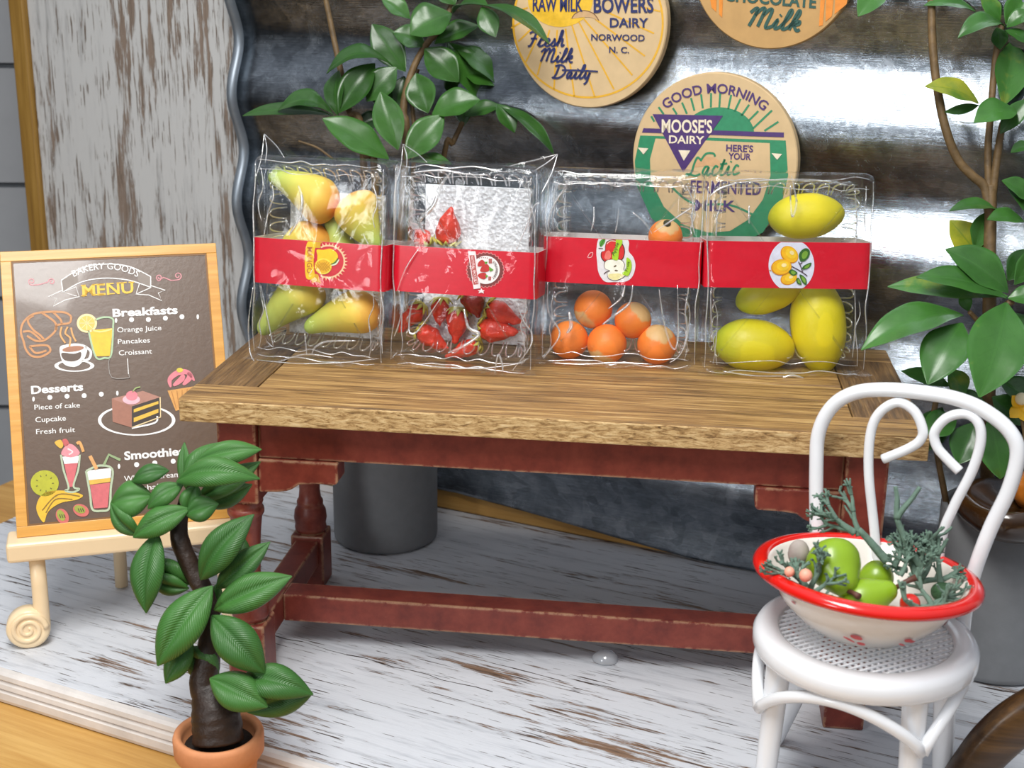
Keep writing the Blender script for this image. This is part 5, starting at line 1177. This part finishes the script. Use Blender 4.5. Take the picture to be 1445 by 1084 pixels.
RLc = [((740, 632), (200, 588), 112, -.05, -.02, 0, .7, .05, .7), ((735, 640), (330, 545), 130, -.06, -.09, 0, .9, .10, .45), ((540, 716), (82, 872), 150, -.06, -.12, -.1, 1.0, .14, .6), ((535, 752), (380, 1028), 168, -.08, -.14, -.3, .5, .10, .55), ((735, 660), (612, 1085), 212, -.09, -.19, .1, .6, .10, .6), ((742, 615), (462, 420), 150, -.04, -.05, -.2, .6, .10, .5),
      ((620, 470), (480, 290), 120, .03, .03, -.1, .2, .05, .95), ((590, 420), (640, 255), 96, .01, .01, .2, .2, .05, .55), ((695, 240), (478, 246), 70, -.01, -.03, 0, 1.0, .12, .4), ((815, 295), (648, 285), 88, -.02, -.05, 0, .9, .12, .5), ((900, 290), (724, 112), 120, 0, -.02, .1, .5, .06, .45), ((740, 560), (830, 420), 100, .02, .02, .2, .4, .10, .35), ((770, 580), (860, 410), 90, -.04, -.05, .3, .2, .1, .6),
      ((735, 700), (850, 930), 190, -.03, -.06, .3, .2, .08, .25), ((565, 700), (530, 610), 50, 0, 0, -.2, .2, .05, .7), ((480, 1035), (262, 968), 66, .02, .02, -.1, .4, .06, .4), ((545, 1080), (480, 960), 86, .02, .02, 0, .2, .05, .75), ((740, 640), (900, 640), 90, -.06, -.08, .1, .6, .08, .6), ((700, 1010), (860, 1120), 120, .0, -.02, .3, .4, .08, .3), ((640, 1110), (480, 1090), 80, .02, .02, 0, .4, .05, .3)]
RLd = [((335, 62), (55, 28), 84, 0, -.02, 0, .8, .12, .6), ((495, 142), (240, 205), 120, -.04, -.08, -.1, .9, .20, .5), ((470, 112), (365, -10), 86, -.02, -.03, -.2, .4, .06, .75), ((500, 132), (620, -30), 120, -.03, -.05, .2, .4, .06, .6), ((505, 150), (640, 60), 80, -.04, -.06, .2, .7, .1, .5), ((495, 165), (640, 250), 80, -.04, -.06, .2, .6, .1, .45), ((470, 270), (450, 150), 80, -.01, -.02, 0, .2, .05, .3),
      ((485, 580), (540, 225), 165, .0, .03, .2, .3, .05, .7), ((352, 562), (62, 470), 130, -.03, -.05, -.2, .7, .10, .9), ((355, 575), (165, 612), 46, -.02, -.03, 0, -.3, .06, .4), ((560, 605), (328, 668), 150, -.05, -.09, -.2, .7, .12, .6), ((470, 730), (620, 540), 90, -.02, -.04, .1, .6, .06, .4), ((650, 790), (528, 832), 66, -.02, -.03, 0, .8, .08, .55), ((640, 1100), (480, 985), 110, -.02, -.04, 0, .6, .08, .5)]
RL = [(u1(*A_), u1(*B_), w_/3.188, da, db, nx, ny, ar, to) for A_, B_, w_, da, db, nx, ny, ar, to in RLc]+[(u2(*A_), u2(*B_), w_/3.87, da, db, nx, ny, ar, to) for A_, B_, w_, da, db, nx, ny, ar, to in RLd]
RL += [((1250, -20), (1211, 23), 30, -.02, -.05, -.2, .4, .06, .75), ((1396, 590), (1412, 676), 52, -.02, -.03, .2, .3, .06, .5), ((1375, 596), (1352, 655), 40, .0, -.02, -.2, .2, .05, .3), ((1350, 590), (1300, 612), 34, .0, -.02, 0, .5, .08, .5), ((1330, 575), (1295, 640), 40, .04, .04, -.2, .2, .05, .2), ((1400, 560), (1440, 600), 44, .02, .0, .2, .5, .08, .4)]
grey_pot_plant(1.215, 0.484, 'tall leafy plant in a grey pot beside the right end of the table', RS, RL, 1.0, (0, 0), M_leafB, 0.02, 4)

# ================================================================== right hand odds and ends
M_amber = plain('glossy_brown_wood', '#38230f', 0.22, var=0.5, nscale=14, coat=0.5)
sc_ = at_z(1446, 742, 0.4525)
t = thing('wooden_dish', 'glossy dark brown wooden dish lying on the right grey pot', 'dish', tuple(sc_))
b = MB(); lo = []
for r, z in ((0.0, 0.0), (0.125, 0.0), (0.150, 0.006), (0.165, 0.03), (0.168, 0.062), (0.160, 0.080), (0.146, 0.084), (0.125, 0.074), (0.08, 0.058), (0.0, 0.054)):
    lo.append([Vector((r*(1+0.07*math.sin(2*a+1)+0.05*math.sin(5*a))*math.cos(a), r*(1+0.07*math.sin(2*a+1)+0.05*math.sin(5*a))*math.sin(a), z+(0.006*math.sin(3*a+.5) if z > 0.05 else 0))) for a in [2*PI*k/48 for k in range(48)]])
b.loft(lo, True, True, True); b.build('dish_body', M_amber, t)
gd = sc_+Vector((0.02, 0.0, 0.056))
b = MB(); b.lathe([(0.002, 0.0), (0.045, 0.002), (0.066, 0.03), (0.066, 0.055), (0.045, 0.082), (0.012, 0.090), (0.001, 0.088)], 30); o = b.build('gourd', plain('amber_orange_gourd', '#a8601c', 0.3, var=0.25, nscale=20, coat=0.3)); o.location = gd
tag(o, 'amber orange gourd sitting in the dark brown dish', 'gourd')
t = thing('yellow_flower', 'yellow flower with a cream bead centre at the right edge', 'flower', tuple(at_depth(1441, 690, (sc_-CAM).dot(FW))))
fd = (sc_-CAM).dot(FW)-0.02; fc = at_depth(1439, 575, fd)
b = MB()
for k in range(5):
    a = -2.4+k*1.15; leaf(b, fc, fc+(RT*math.cos(a)+UP*math.sin(a))*0.038-FW*0.008, 0.034, -FW+UP*0.2, .1, .1, 0, .5, 8, 4)
b.build('petals', plain('yellow_petal', '#eeb91c', 0.45, var=0.1), t, world=True)
b = MB(); R = 0.0165; b.lathe([(max(.0003, R*math.sin(PI*k/12)), -R*math.cos(PI*k/12)) for k in range(13)], 20, tuple(fc-FW*0.012+UP*0.022), True, True); b.build('bead', plain('cream_bead', '#f3e6bf', 0.3), t, world=True)
b = MB(); b.tube(crom([fc+FW*0.004, fc-UP*0.08+RT*0.012, at_depth(1447, 690, fd+.02)], 6), 0.004, 8); b.build('stem', M_stem, t, world=True)
wl = at_plane(1400, 1050, (1.12, -0.32, 0), (0, 1, 0))
t = thing('carved_leg', 'curved dark brown wooden furniture leg at the bottom right corner', 'furniture leg', (wl.x, -0.32, 0.002))
b = MB(); P = []
cl_ = [(1330, 1150, 20), (1352, 1108, 26), (1376, 1078, 31), (1404, 1046, 34), (1440, 1016, 35), (1490, 992, 36), (1560, 985, 38)]
pts = crom([at_plane(x, y, (0, -0.32, 0), (0, 1, 0)) for x, y, r in cl_], 6); rr = [q.x for q in crom([(r/690.0, 0, 0) for x, y, r in cl_], 6)]
zmin = 0.004; keep = [(p, r) for p, r in zip(pts, rr) if p.z-r*0.8 > zmin]
lo = []
for i, (p, r) in enumerate(keep):
    a = keep[max(0, i-1)][0]; c = keep[min(len(keep)-1, i+1)][0]; d = (c-a).normalized(); u_ = Vector((-d.z, 0, d.x)); y_ = Vector((0, 1, 0)); row = []
    for k in range(20):
        an = 2*PI*k/20; ca, sa = math.cos(an), math.sin(an); e_ = 0.6
        row.append(p+u_*(r*math.copysign(abs(ca)**e_, ca))+y_*(0.036*math.copysign(abs(sa)**e_, sa)))
    lo.append(row)
b.loft(lo, True, True, True); b.build('leg_body', M_dark_wood, t, world=True)
gp = at_z(855, 932, 0.001); b = MB()
b.lathe([(0.036, 0.0), (0.037, 0.004), (0.033, 0.016), (0.020, 0.026), (0.008, 0.029), (0.0005, 0.0295)], 24, cap0=True, cap1=True)
for v in b.v: v.x *= 1+0.18*noise.noise(v*40); v.y *= 0.85
o = b.build('glue_drop', M_blob); o.location = gp; tag(o, 'clear blob of dried glue on the whitewashed board', 'glue drop')
